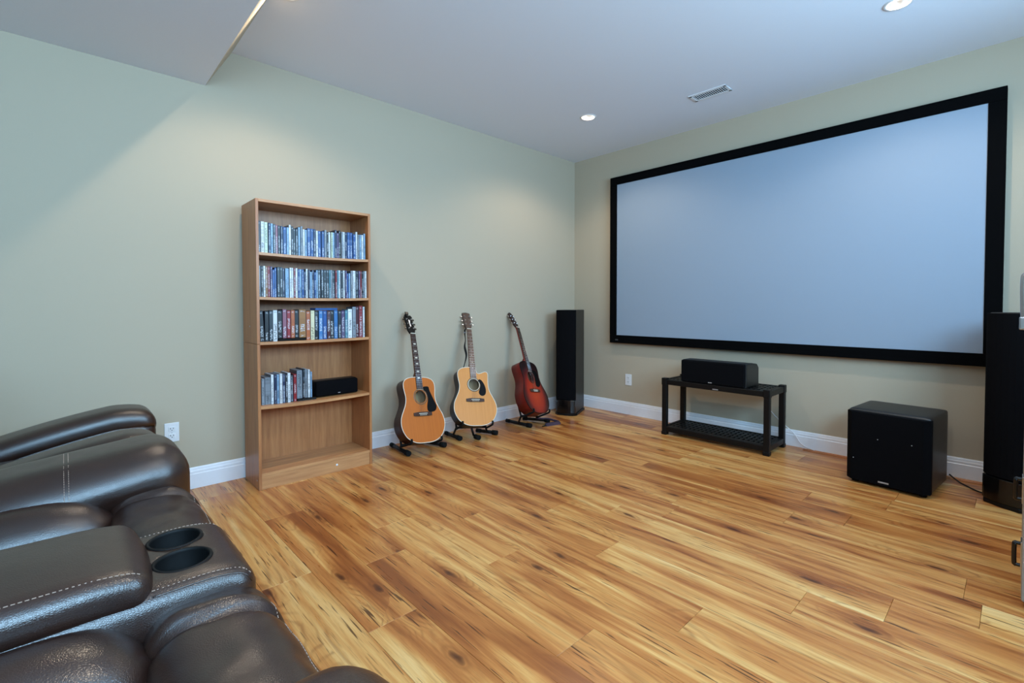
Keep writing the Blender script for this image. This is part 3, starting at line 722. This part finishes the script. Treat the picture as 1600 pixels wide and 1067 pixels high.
def ring_mesh(r0, r1, y0, y1, cx, cz, seg=40):
    return lathe([(r0, y1), (r0, y0), (r1, y0), (r1, y1)], seg, 'y', (cx, 0, cz))
HZ, HR = 0.350, 0.050
def guitar(label, T, yaw, lean, roll, s, top, side, cutaway=False, ws=1.0, fb='rosewood', pg='blob', head='plain', dark_head=False, burst_bind=False, depth=0.108):
    c, sn = math.cos, math.sin
    B = Matrix(((1, 0, 0), (0, -1, 0), (0, 0, 1)))
    Rl = Matrix(((1, 0, 0), (0, c(lean), sn(lean)), (0, -sn(lean), c(lean)))); Rr = Matrix(((c(roll), 0, sn(roll)), (0, 1, 0), (-sn(roll), 0, c(roll))))
    Rz = Matrix(((c(yaw), -sn(yaw), 0), (sn(yaw), c(yaw), 0), (0, 0, 1)))
    Mm = Rr @ Rl @ B @ Rz.transposed()       # rows: right, front normal, up the neck
    lx, ln, lz = Mm[0], Mm[1], Mm[2]
    e = empty('acoustic_guitar', T, label, 'guitar', 'acoustic guitars along the wall')
    e.rotation_mode = 'QUATERNION'
    rot = Matrix(((lx[0], -ln[0], lz[0]), (lx[1], -ln[1], lz[1]), (lx[2], -ln[2], lz[2])))
    e.rotation_quaternion = rot.to_quaternion(); e.scale = (s, s, s)
    oc = outline(cutaway, ws); n = len(oc)
    # body: sides and back, hollow, front open
    bm = bmesh.new()
    f = [bm.verts.new((x, 0.003, z)) for x, z in oc]; b = [bm.verts.new((x, depth-0.012*(z/0.5), z)) for x, z in oc]
    for i in range(n): bm.faces.new((f[i], f[(i+1) % n], b[(i+1) % n], b[i]))
    bm.faces.new(b)
    me = from_bm(bm); link('body', me, M[side], e)
    for p in me.polygons: p.use_smooth = len(p.vertices) == 4
    bm = bmesh.new()
    b2 = [bm.verts.new((x*0.97, depth-0.012*(z/0.5)-0.003, 0.25+(z-0.25)*0.97)) for x, z in oc]; bm.faces.new(b2)
    link('inner_back', from_bm(bm), M['inside'], e)
    # top plate with a real sound hole
    bm = bmesh.new()
    o1 = [bm.verts.new((x, 0, z)) for x, z in oc]; h1 = [bm.verts.new((HR*math.cos(2*math.pi*i/36), 0, HZ+HR*math.sin(2*math.pi*i/36))) for i in range(36)]
    ed = [bm.edges.new((o1[i], o1[(i+1) % n])) for i in range(n)]+[bm.edges.new((h1[i], h1[(i+1) % 36])) for i in range(36)]
    bmesh.ops.triangle_fill(bm, edges=ed, use_beauty=True)
    r = bmesh.ops.extrude_face_region(bm, geom=list(bm.faces)); 
    for v in r['geom']:
        if isinstance(v, bmesh.types.BMVert): v.co.y += 0.003
    sb = link('soundboard', from_bm(bm), M[top], e)
    bp = [Vector((x*1.002, 0.0, z)) for x, z in oc]
    bm = bmesh.new(); tube_bm(bm, bp+[bp[0]], 0.0026, 6, False)
    link('binding', from_bm(bm), M['pick_black'] if burst_bind else M['ivory'], e, smooth=True)
    link('rosette', ring_mesh(HR+0.004, HR+0.013, -0.0006, 0.001, 0, HZ), plain('rosette_inlay', lin(120, 92, 66), 0.3) if not burst_bind else M['rosewood'], sb)
    if cutaway: link('rosette_ring', ring_mesh(HR+0.0005, HR+0.0045, -0.0008, 0.001, 0, HZ), M['ivory'], sb)
    if pg == 'teardrop': pts = [(0.040, 0.382), (0.055, 0.398), (0.078, 0.385), (0.100, 0.345), (0.108, 0.300), (0.098, 0.265), (0.072, 0.252), (0.048, 0.262), (0.040, 0.285), (0.052, 0.315), (0.060, 0.345), (0.054, 0.368)]
    elif pg == 'blade': pts = [(0.030, 0.425), (0.080, 0.428), (0.090, 0.395), (0.122, 0.315), (0.138, 0.272), (0.122, 0.238), (0.085, 0.228), (0.054, 0.236), (0.049, 0.268), (0.062, 0.320), (0.064, 0.355), (0.054, 0.385), (0.036, 0.402)]
    else: pts = [(0.030, 0.415), (0.075, 0.425), (0.118, 0.400), (0.125, 0.340), (0.130, 0.295), (0.105, 0.262), (0.070, 0.255), (0.046, 0.272), (0.052, 0.305), (0.064, 0.345), (0.056, 0.382)]
    link('pickguard', prism([(p.x, p.y) for p in catmull([Vector((x, z, 0)) for x, z in pts], 4, True)], 'y', -0.0016, 0.0), M['pick_black'], sb)
    BZ = 0.218
    br = link('bridge', prism([(-0.082, BZ-0.016), (-0.045, BZ-0.019), (0.045, BZ-0.019), (0.082, BZ-0.016), (0.082, BZ+0.008), (0.045, BZ+0.013), (-0.045, BZ+0.013), (-0.082, BZ+0.008)], 'y', -0.009, 0, 0.002), M['rosewood'], e)
    link('saddle', box((-0.038, -0.0125, BZ-0.002), (0.038, -0.006, BZ+0.002)), M['ivory'], br)
    pin = lathe([(0, -0.013), (0.0025, -0.0125), (0.003, -0.009)], 8, 'y')
    for i in range(6): link('bridge_pin', pin, M['ivory'], br, loc=(-0.027+i*0.0108, 0, BZ-0.011))
    # neck, fretboard, frets, nut
    NZ = 0.863
    bm = bmesh.new(); rings = []
    for z, hw, dp in ((0.495, 0.028, 0.075), (0.52, 0.028, 0.060), (0.545, 0.0275, 0.026), (0.62, 0.0265, 0.023), (0.75, 0.0235, 0.021), (0.845, 0.0215, 0.020), (0.872, 0.0215, 0.024)):
        rings.append([bm.verts.new((hw*math.cos(math.pi*i/10), dp*math.sin(math.pi*i/10)-0.0005, z)) for i in range(11)])
    for a, b_ in zip(rings[:-1], rings[1:]):
        for i in range(10): bm.faces.new((a[i], a[i+1], b_[i+1], b_[i]))
        bm.faces.new((a[0], b_[0], b_[10], a[10]))
    bm.faces.new(rings[0]); bm.faces.new(rings[-1][::-1])
    nk = link('neck', from_bm(bm), M['neck_wood'] if side != 'side_red' else M['side_red'], e, smooth=True)
    fe = HZ+HR+0.008
    fbw = lambda z: 0.0215+(0.0285-0.0215)*(NZ-z)/(NZ-0.40)
    fo = link('fretboard', prism([(-fbw(fe), fe), (fbw(fe), fe), (0.0215, NZ), (-0.0215, NZ)], 'y', -0.0065, 0.0, 0.0008), M[fb], e)
    if cutaway or fb == 'rosewood':
        link('fretboard_binding', boxes([((-fbw(fe)-0.0012, -0.0068, fe-0.002), (fbw(fe)+0.0012, -0.001, fe))]), M['ivory'], fo)
    frs = []; 
    for i in range(1, 21):
        z = NZ-0.645*(1-2**(-i/12))
        if z < fe+0.004: break
        frs.append(((-fbw(z)+0.0005, -0.0078, z-0.0011), (fbw(z)-0.0005, -0.0060, z+0.0011)))
    link('frets', boxes(frs), M['silver'], fo)
    for i in (3, 5, 7, 9, 12, 15):
        z = NZ-0.645*(1-0.5*(2**(-i/12)+2**(-(i-1)/12)))
        if pg == 'blade': link('inlay', box((-0.011, -0.0072, z-0.005), (0.011, -0.0060, z+0.005)), M['ivory'], fo)
        else: link('inlay', lathe([(0, -0.0072), (0.0032, -0.0070), (0.0034, -0.0060)], 10, 'y', (0, 0, z)), M['ivory'], fo)
    link('nut', box((-0.0218, -0.0095, NZ), (0.0218, 0.0, NZ+0.006), 0.001, 1), M['ivory'], nk)
    # headstock, tilted back
    if head == 'guild': hp = [(-0.022, 0.0), (-0.036, 0.035), (-0.033, 0.10), (-0.037, 0.158), (-0.024, 0.176), (-0.012, 0.172), (0.0, 0.184), (0.012, 0.172), (0.024, 0.176), (0.037, 0.158), (0.033, 0.10), (0.036, 0.035), (0.022, 0.0)]
    elif head == 'pointed': hp = [(-0.022, 0.0), (-0.034, 0.03), (-0.032, 0.10), (-0.034, 0.155), (-0.020, 0.178), (0.0, 0.186), (0.020, 0.178), (0.034, 0.155), (0.032, 0.10), (0.034, 0.03), (0.022, 0.0)]
    else: hp = [(-0.022, 0.0), (-0.033, 0.03), (-0.035, 0.10), (-0.038, 0.174), (-0.02, 0.180), (0.0, 0.183), (0.02, 0.180), (0.038, 0.174), (0.035, 0.10), (0.033, 0.03), (0.022, 0.0)]
    hs = link('headstock', prism(hp, 'y', 0.0, 0.015, 0.0015), plain('black_headstock', lin(9, 9, 9), 0.55, spec=0.2) if dark_head else M['side_rose'], e, loc=(0, 0.001, NZ+0.006)); hs.rotation_euler = (math.radians(-13), 0, 0)
    post = lathe([(0.0, -0.013), (0.0035, -0.012), (0.0035, -0.004), (0.0055, -0.003), (0.0058, 0.0)], 10, 'y')
    for sx in (-1, 1):
        for i in range(3):
            z = 0.048+i*0.043
            pgp = link('tuning_peg', post, M['silver'], hs, loc=(sx*0.021, 0, z))
            bm = bmesh.new(); tube_bm(bm, [(sx*0.010, 0.008, 0), (sx*0.024, 0.008, 0)], 0.0025, 6); box_bm(bm, (sx*0.022, 0.0045, -0.0075), (sx*0.033, 0.0115, 0.0075), 0.002, 1)
            link('peg_button', from_bm(bm), M['silver'] if head != 'guild' else M['gloss_black'], pgp)
    if head == 'guild': link('head_inlay', prism([(-0.006, 0.07), (0.0, 0.06), (0.006, 0.07), (0.004, 0.10), (0.009, 0.12), (0.0, 0.135), (-0.009, 0.12), (-0.004, 0.10)], 'y', -0.0006, 0.0), M['badge'], hs)
    smesh = None
    for i in range(6):
        u = -1+2*i/5
        st = link('string', tube([(u*0.026, -0.0125, BZ), (u*0.0178, -0.010, NZ+0.003)], 0.0004+0.00008*(5-i), 4), M['silver'], e)
    bpy.context.view_layer.update()
    L2W = Matrix.Translation(T) @ rot.to_4x4() @ Matrix.Scale(s, 4)
    return e, L2W, oc
def gstand(label, L2W, legs, strutside=0.135, depth=0.108, center=None):
    """low folding stand: floor legs with foam ends, struts, padded cradle arms under the body, back rest"""
    org = L2W @ Vector((0, depth, 0)); e = empty('guitar_stand', (org.x, org.y, 0), label, 'guitar stand', 'guitar stands')
    arms = []
    for sx, (pb, pf) in zip((-1, 1), legs):
        pb, pf = Vector(pb), Vector(pf)
        lg = link('floor_leg', tube([pb, pf], 0.0150, 10), M['black_plastic'], e, world=True)
        d = (pf-pb).normalized()
        link('foam_end', tube([pf-d*0.045, pf+d*0.004], 0.0205, 12), M['rubber'], lg, world=True)
        link('foam_end', tube([pb-d*0.004, pb+d*0.04], 0.0175, 12), M['rubber'], lg, world=True)
        x = sx*strutside
        zo = 0.028
        A = [L2W @ Vector(p) for p in ((x, depth+0.022, 0.10), (x, depth+0.022, zo-0.014), (x, depth+0.008, zo-0.024), (x, 0.03, zo-0.024), (x, -0.006, zo-0.022), (x, -0.017, zo-0.012), (x, -0.018, zo+0.006))]
        link('cradle_arm', tube(catmull(A, 4), 0.0085, 8), M['rubber'], e, world=True)
        arms.append(A)
        m = pb.lerp(pf, 0.5); link('strut', tube([A[1], m+Vector((0, 0, 0.005))], 0.009, 8), M['black_plastic'], e, world=True)
    Bk = [L2W @ Vector(p) for p in ((-strutside, depth+0.022, 0.09), (-strutside*0.8, depth+0.024, 0.16), (0, depth+0.024, 0.19), (strutside*0.8, depth+0.024, 0.16), (strutside, depth+0.022, 0.09))]
    link('back_rest', tube(catmull(Bk, 5), 0.009, 8), M['rubber'], e, world=True)
    link('cross_bar', tube([arms[0][1], arms[1][1]], 0.009, 8), M['black_plastic'], e, world=True)
    if center:
        c0 = (arms[0][1]+arms[1][1])/2
        lg = link('centre_leg', tube([c0, Vector(center)+Vector((0, 0.05, 0.004))], 0.010, 8), M['black_plastic'], e, world=True)
        link('foam_end', tube([Vector(center)+Vector((0.0, 0.03, 0)), Vector(center)+Vector((0, -0.025, 0))], 0.0205, 12), M['rubber'], lg, world=True)
    return e
g1, L1, oc1 = guitar('amber dreadnought guitar with black pickguard blade, nearest the bookcase', Vector((-2.2977, -0.4626, 0.1037)), 0.0657, 0.3613, -0.1142, 0.9957, 'top_amber', 'side_mahog', ws=0.985, pg='blade', head='guild', dark_head=True)
gstand('black folding stand holding the amber guitar', L1, [((-2.372, -0.075, 0.0205), (-2.395, -0.375, 0.0205)), ((-2.155, -0.115, 0.0205), (-2.065, -0.375, 0.0205))])
g2, L2, oc2 = guitar('honey coloured cutaway guitar with black teardrop pickguard', Vector((-1.7897, -0.4438, 0.1398)), -0.2314, 0.4306, -0.1065, 0.9972, 'top_honey', 'side_rose', cutaway=True, ws=0.975, fb='rosewood_lt', pg='teardrop', head='plain')
gstand('black folding stand with three legs holding the cutaway guitar', L2, [((-1.85, -0.085, 0.0205), (-1.865, -0.31, 0.0205)), ((-1.60, -0.20, 0.0205), (-1.525, -0.385, 0.0205))], center=(-1.735, -0.375, 0.0205))
g3, L3, oc3 = guitar('red sunburst guitar with black pickguard beside the tower speaker', Vector((-1.1065, -0.5181, 0.1499)), 0.2804, 0.4306, -0.2135, 0.9966, 'top_burst', 'side_red', ws=1.01, fb='rosewood', pg='wide', head='pointed', burst_bind=True)
gstand('black folding stand holding the red sunburst guitar', L3, [((-1.16, -0.115, 0.0205), (-1.135, -0.415, 0.0205)), ((-0.98, -0.16, 0.0205), (-0.865, -0.40, 0.0205))])
# clip-on tuner on the first headstock, strap on the second guitar, strap on the floor by the third stand
hd = Matrix.Translation((0, 0.001, 0.869)) @ Matrix.Rotation(math.radians(-13), 4, 'X')
e = empty('clip_on_tuner', L1 @ hd @ Vector((-0.010, 0.0, 0.178)), 'small black clip-on tuner at the top of the amber guitar headstock', 'tuner')
bm = bmesh.new(); box_bm(bm, (-0.026, -0.012, 0.176), (0.006, -0.003, 0.200), 0.003, 2); me = from_bm(bm); me.transform(L1 @ hd); link('display', me, M['gloss_black'], e, world=True)
bm = bmesh.new(); box_bm(bm, (-0.020, -0.010, 0.150), (-0.006, -0.001, 0.180), 0.002, 1); box_bm(bm, (-0.020, 0.016, 0.150), (-0.006, 0.022, 0.186), 0.002, 1); box_bm(bm, (-0.020, -0.004, 0.180), (-0.006, 0.022, 0.187), 0.002, 1); me = from_bm(bm); me.transform(L1 @ hd); link('clip', me, M['black_plastic'], e, world=True)
sp = [L2 @ Vector(p) for p in ((-0.012, 0.024, 0.885), (-0.030, 0.020, 0.865), (-0.036, 0.018, 0.82), (-0.038, 0.014, 0.76), (-0.048, 0.018, 0.70), (-0.040, 0.016, 0.62), (-0.055, 0.03, 0.55), (-0.062, 0.055, 0.512))]
e = empty('guitar_strap', sp[-1], 'black strap hanging from the headstock of the cutaway guitar', 'strap')
link('webbing', tube(catmull(sp, 5), [0.010+0.004*math.sin(i*0.35) for i in range(len(catmull(sp, 5)))], 8, True, 0.25), M['strap'], e, world=True)
link('buckle', box(L2 @ Vector((-0.050, 0.008, 0.825)), (L2 @ Vector((-0.050, 0.008, 0.825)))+Vector((0.024, 0.006, 0.012)), 0.001, 1), M['silver'], e, world=True)
pts = catmull([(-0.99, -0.36, 0.055), (-0.94, -0.38, 0.048), (-0.885, -0.40, 0.042), (-0.83, -0.43, 0.022), (-0.80, -0.46, 0.010), (-0.84, -0.50, 0.007), (-0.90, -0.49, 0.006), (-0.99, -0.47, 0.006)], 6)
e = empty('coiled_strap', (-0.90, -0.43, 0), 'purple woven strap lying over the foot of the sunburst guitar stand', 'strap')
link('webbing', tube(pts, 0.026, 8, True, 0.35), M['purple'], e, world=True)
link('strap_end', tube([pts[-1], Vector(pts[-1])+Vector((-0.04, 0.004, 0))], [0.012, 0.008], 8, True, 0.5), M['strap'], e, world=True)

# ------------------------------------------------------------------ leather recliner loveseat with console
LS = empty('recliner_loveseat', (-4.45, -2.27, 0), 'dark brown leather reclining loveseat with cup holder console', 'sofa')
LE = M['leather']
def arm(root, y0, y1, xf, zt, seam_x=None, slope=None, inner=-1):
    """panel plus a rolled pad on top; inner=-1: the seat lies on the -y side"""
    yc = (y0+y1)/2; hw = abs(y1-y0)/2
    sl = slope or (lambda x: 0.0)
    link('arm_panel', soft((xf-0.80, yc-hw*0.80, 0.06), (xf-0.025, yc+hw*0.80, zt-0.12), 0.05, (10, 8, 8), fn=lambda p, s: (p.x, p.y, p.z+sl(p.x)*max(0, (p.z-0.06)/(zt-0.18))), wr=0.003, seed=y0*7), LE, root, world=True)
    def f(p, s):
        # front end rolls down and inwards
        t = max(0.0, (p.x-(xf-0.16))/0.16)
        z = p.z + sl(p.x)
        if p.z < zt-0.10: z -= 0.09*t*t
        return (p.x, p.y + inner*0.012*(1-abs(s[2])), z - 0.012*t**3)
    me = soft((xf-0.82, yc-hw, zt-0.195), (xf, yc+hw, zt), 0.095, (36, 18, 14), crown=(0.0, 0.010, 0.012), fn=f, wr=0.004, wscale=7, seed=y0*3)
    pad = link('arm_pad', me, LE, root, world=True)
    if seam_x is not None:
        for dx in (-0.006, 0.004):
            arcp = []
            for i in range(19):
                a = math.pi*(-0.15+1.25*i/18)
                arcp.append(Vector((seam_x+dx, yc+inner*hw*math.cos(a)*1.0, zt-0.10+sl(seam_x)+0.11*math.sin(a))))
            # drop the points onto the pad surface
            from mathutils.bvhtree import BVHTree
            org = root.location
            bv = BVHTree.FromPolygons([v.co+org for v in me.vertices], [p.vertices[:] for p in me.polygons])
            cen = Vector((seam_x+dx, yc, zt-0.10+sl(seam_x))); out = []
            for q in arcp:
                hit = bv.ray_cast(cen, (q-cen).normalized())
                if hit[0] is not None: out.append(hit[0]+(q-cen).normalized()*0.0004)
            if len(out) > 3:
                link('stitching', stitch(out), M['thread'], pad, world=True)
    return pad
XF = -3.955
arm(LS, -1.635, -1.315, XF, 0.674, seam_x=-4.262, slope=lambda x: -0.14*max(0.0, -4.06-x))
arm(LS, -3.215, -2.868, XF+0.012, 0.688, inner=1)
# frame below the seats
link('base_frame', box((-4.84, -3.10, 0.05), (-4.02, -1.44, 0.30), 0.02, 2), M['black_plastic'], LS, world=True)
for x in (-4.78, -4.08):
    for y in (-3.05, -1.50): link('foot', lathe([(0.022, 0), (0.026, 0.05), (0, 0.051)], 14, 'z', (x, y, 0)), M['black_plastic'], LS, world=True)
def seat(y0, y1, seed, dz=0.0):
    # front pad curling over the front edge
    def f(p, s):
        t = max(0.0, (p.x+4.06)/0.13)
        z = p.z - (0.050*t*t if p.z > 0.40 else 0)
        x = p.x
        if p.z < 0.40: x -= 0.05*((0.40-p.z)/0.30)
        # stitched crease along the pad, near its far side
        if p.z > 0.42:
            yc_ = y1-0.075-0.10*(p.x+4.05); z -= 0.022*math.exp(-((p.y-yc_)/0.014)**2)
            z += 0.010*math.exp(-((p.y-yc_-0.03)/0.022)**2)
        return (x, p.y, z)
    fp_ = link('front_pad', soft((-4.170, y0-0.045, 0.09), (XF+0.012, y1+0.060, 0.562+dz), 0.062, (26, 64, 26), crown=(0.012, 0.0, 0.008), fn=f, wr=0.0065, wscale=9, seed=seed), LE, LS, world=True)
    L = abs(y1-y0); bw = 0.15
    def g(p, s):
        t = max(0.0, (p.x+4.32)/0.18)
        return (p.x, p.y, p.z - 0.030*t**2.2*(1 if p.z > 0.4 else 0))
    link('seat_bolster', soft((-4.54, y1-bw, 0.28), (-4.158, y1+0.060, 0.578+dz), 0.080, (26, 18, 12), crown=(0.02, 0.008, 0.020), fn=g, wr=0.004, wscale=8, seed=seed+3), LE, LS, world=True)
    link('seat_bolster', soft((-4.54, y0-0.045, 0.28), (-4.145, y0+bw*0.85, 0.556+dz), 0.075, (26, 18, 12), crown=(0.02, 0.008, 0.020), fn=g, wr=0.004, wscale=8, seed=seed+5), LE, LS, world=True)
    ctr = link('seat_panel', soft((-4.54, y0+bw*0.80, 0.28), (-4.138, y1-bw*0.95, 0.540+dz), 0.06, (26, 26, 12), crown=(0.015, 0.0, 0.018), fn=g, wr=0.005, wscale=8, seed=seed+8), LE, LS, world=True)
    yy = y1-bw*0.965
    link('stitching', stitch(drape([ctr], [(-4.54+0.395*i/40, yy-0.004, 0) for i in range(41)])), M['thread'], ctr, world=True)
    link('stitching', stitch(drape([fp_], [(-4.12+0.16*i/30, y1-0.083-0.10*(-4.12+0.16*i/30+4.05), 0) for i in range(31)])), M['thread'], fp_, world=True)
    edge = drape([fp_], [(XF-0.006, y0+0.03+(y1-y0-0.06)*i/40, 0) for i in range(41)])
    link('stitching', stitch(edge), M['thread'], fp_, world=True)
    # backrest of this seat: lower roll, upper roll and head pillow
    for k2, (za, zb2, xo, cr) in enumerate(((0.50, 0.74, -4.60, 0.03), (0.72, 0.96, -4.66, 0.03), (0.93, 1.08, -4.72, 0.02))):
        link('back_cushion', soft((xo-0.16, y0, za), (xo+0.06, y1, zb2), 0.085, (10, 20, 12), crown=(cr, 0, 0), wr=0.004, seed=seed+20+k2), LE, LS, world=True)
    link('back_shell', soft((-4.93, y0, 0.12), (-4.72, y1, 1.05), 0.05, (8, 12, 14)), LE, LS, world=True)
seat(-2.115, -1.600, 1.3, -0.022)
seat(-2.875, -2.425, 4.9)
# console between the seats
CY0, CY1, CT = -2.425, -2.108, 0.602
def cf(p, s):
    t = max(0.0, (p.x+4.07)/0.10)
    z = p.z - (0.022*t*t if p.z > 0.45 else 0); x = p.x
    if p.z < 0.5: x -= 0.06*((0.5-p.z)/0.4)
    return (x, p.y, z)
cb = soft((-4.55, CY0, 0.10), (-3.972, CY1, CT), 0.040, (40, 18, 18), crown=(0.006, 0.006, 0.0), fn=cf, wr=0.0015, seed=9)
CUPS = [(-4.086, -2.200), (-4.089, -2.316)]
cb = cut(cb, [cyl(c, 0.0485, 0.515, 0.70, 40) for c in CUPS])
for p in cb.polygons: p.use_smooth = True
con = link('console', cb, LE, LS, world=True)
for c in CUPS:
    link('cup_holder', lathe([(0.0, 0.518), (0.040, 0.518), (0.0445, 0.523), (0.0465, CT-0.004), (0.0468, CT+0.001), (0.049, CT+0.0025), (0.0525, CT+0.0015), (0.0535, CT-0.003)], 40, 'z', (c[0], c[1], 0)), M['cup'], con, world=True)
def lf(p, s): 
    t = max(0.0, (p.x+4.24)/0.09)
    return (p.x, p.y, p.z-0.012*t*t)
link('console_lid', soft((-4.56, CY0+0.006, CT-0.028), (-4.150, CY1-0.006, CT+0.046), 0.030, (30, 20, 8), crown=(0.012, 0.004, 0.010), fn=lf, wr=0.002, seed=12), LE, con, world=True)
lid = [o for o in con.children if o.name.startswith('console_lid')][0]
for yy in (CY1-0.024, CY0+0.022):
    link('stitching', stitch(drape([con], [(-4.15+0.165*i/40, yy, 0) for i in range(41)])), M['thread'], con, world=True)
    link('piping', tube(drape([con], [(-4.15+0.165*i/20, yy+(-0.009 if yy < -2.3 else 0.007), 0) for i in range(21)], -0.0012), 0.0026, 6), LE, con, world=True)
link('stitching', stitch(drape([lid], [(-4.545+0.38*i/50, CY0+0.026, 0) for i in range(51)])), M['thread'], con, world=True)

# ------------------------------------------------------------------ second recliner by the wall
RC = empty('recliner_chair', (-4.45, -0.83, 0), 'dark leather recliner chair between the loveseat and the wall', 'armchair')
def sl(x): 
    t = max(0.0, (-4.10-x)); return -0.16*t-0.16*t*t
def wing(y0, y1, zt, xf):
    yc = (y0+y1)/2; hw = (y1-y0)/2
    def f(p, s):
        t = max(0.0, (p.x-(xf-0.15))/0.15); return (p.x, p.y, p.z+sl(p.x)-0.030*t**2.5*(1 if p.z > zt-0.08 else 0))
    link('arm_panel', soft((xf-0.76, yc-hw*0.985, 0.08), (xf-0.002, yc+hw*0.985, zt-0.05), 0.06, (24, 10, 20), crown=(0, 0.008, 0), fn=f, seed=2), LE, RC, world=True)
    link('arm_pad', soft((xf-0.78, yc-hw, zt-0.115), (xf, yc+hw, zt), 0.055, (36, 14, 10), crown=(0, 0, 0.006), fn=f, seed=3), LE, RC, world=True)
wing(-0.675, -0.445, 0.646, -3.940)
wing(-1.285, -1.085, 0.652, -3.985)
link('seat_cushion', soft((-4.58, -1.085, 0.20), (-4.02, -0.675, 0.50), 0.07, (20, 16, 10), crown=(0.01, 0, 0.02), wr=0.004), LE, RC, world=True)
link('base_frame', box((-4.72, -1.20, 0.04), (-4.06, -0.55, 0.24), 0.02, 2), M['black_plastic'], RC, world=True)
for x in (-4.66, -4.10):
    for y in (-1.15, -0.60): link('foot', lathe([(0.022, 0), (0.026, 0.05), (0, 0.051)], 14, 'z', (x, y, 0)), M['black_plastic'], RC, world=True)
for k2, (za, zb2, xo) in enumerate(((0.50, 0.76, -4.66), (0.74, 1.00, -4.70))):
    link('back_cushion', soft((xo-0.16, -1.10, za), (xo+0.06, -0.66, zb2), 0.085, (10, 20, 12), crown=(0.03, 0, 0), wr=0.004, seed=40+k2), LE, RC, world=True)
link('back_shell', soft((-4.95, -1.10, 0.12), (-4.78, -0.66, 0.98), 0.05, (8, 12, 14)), LE, RC, world=True)
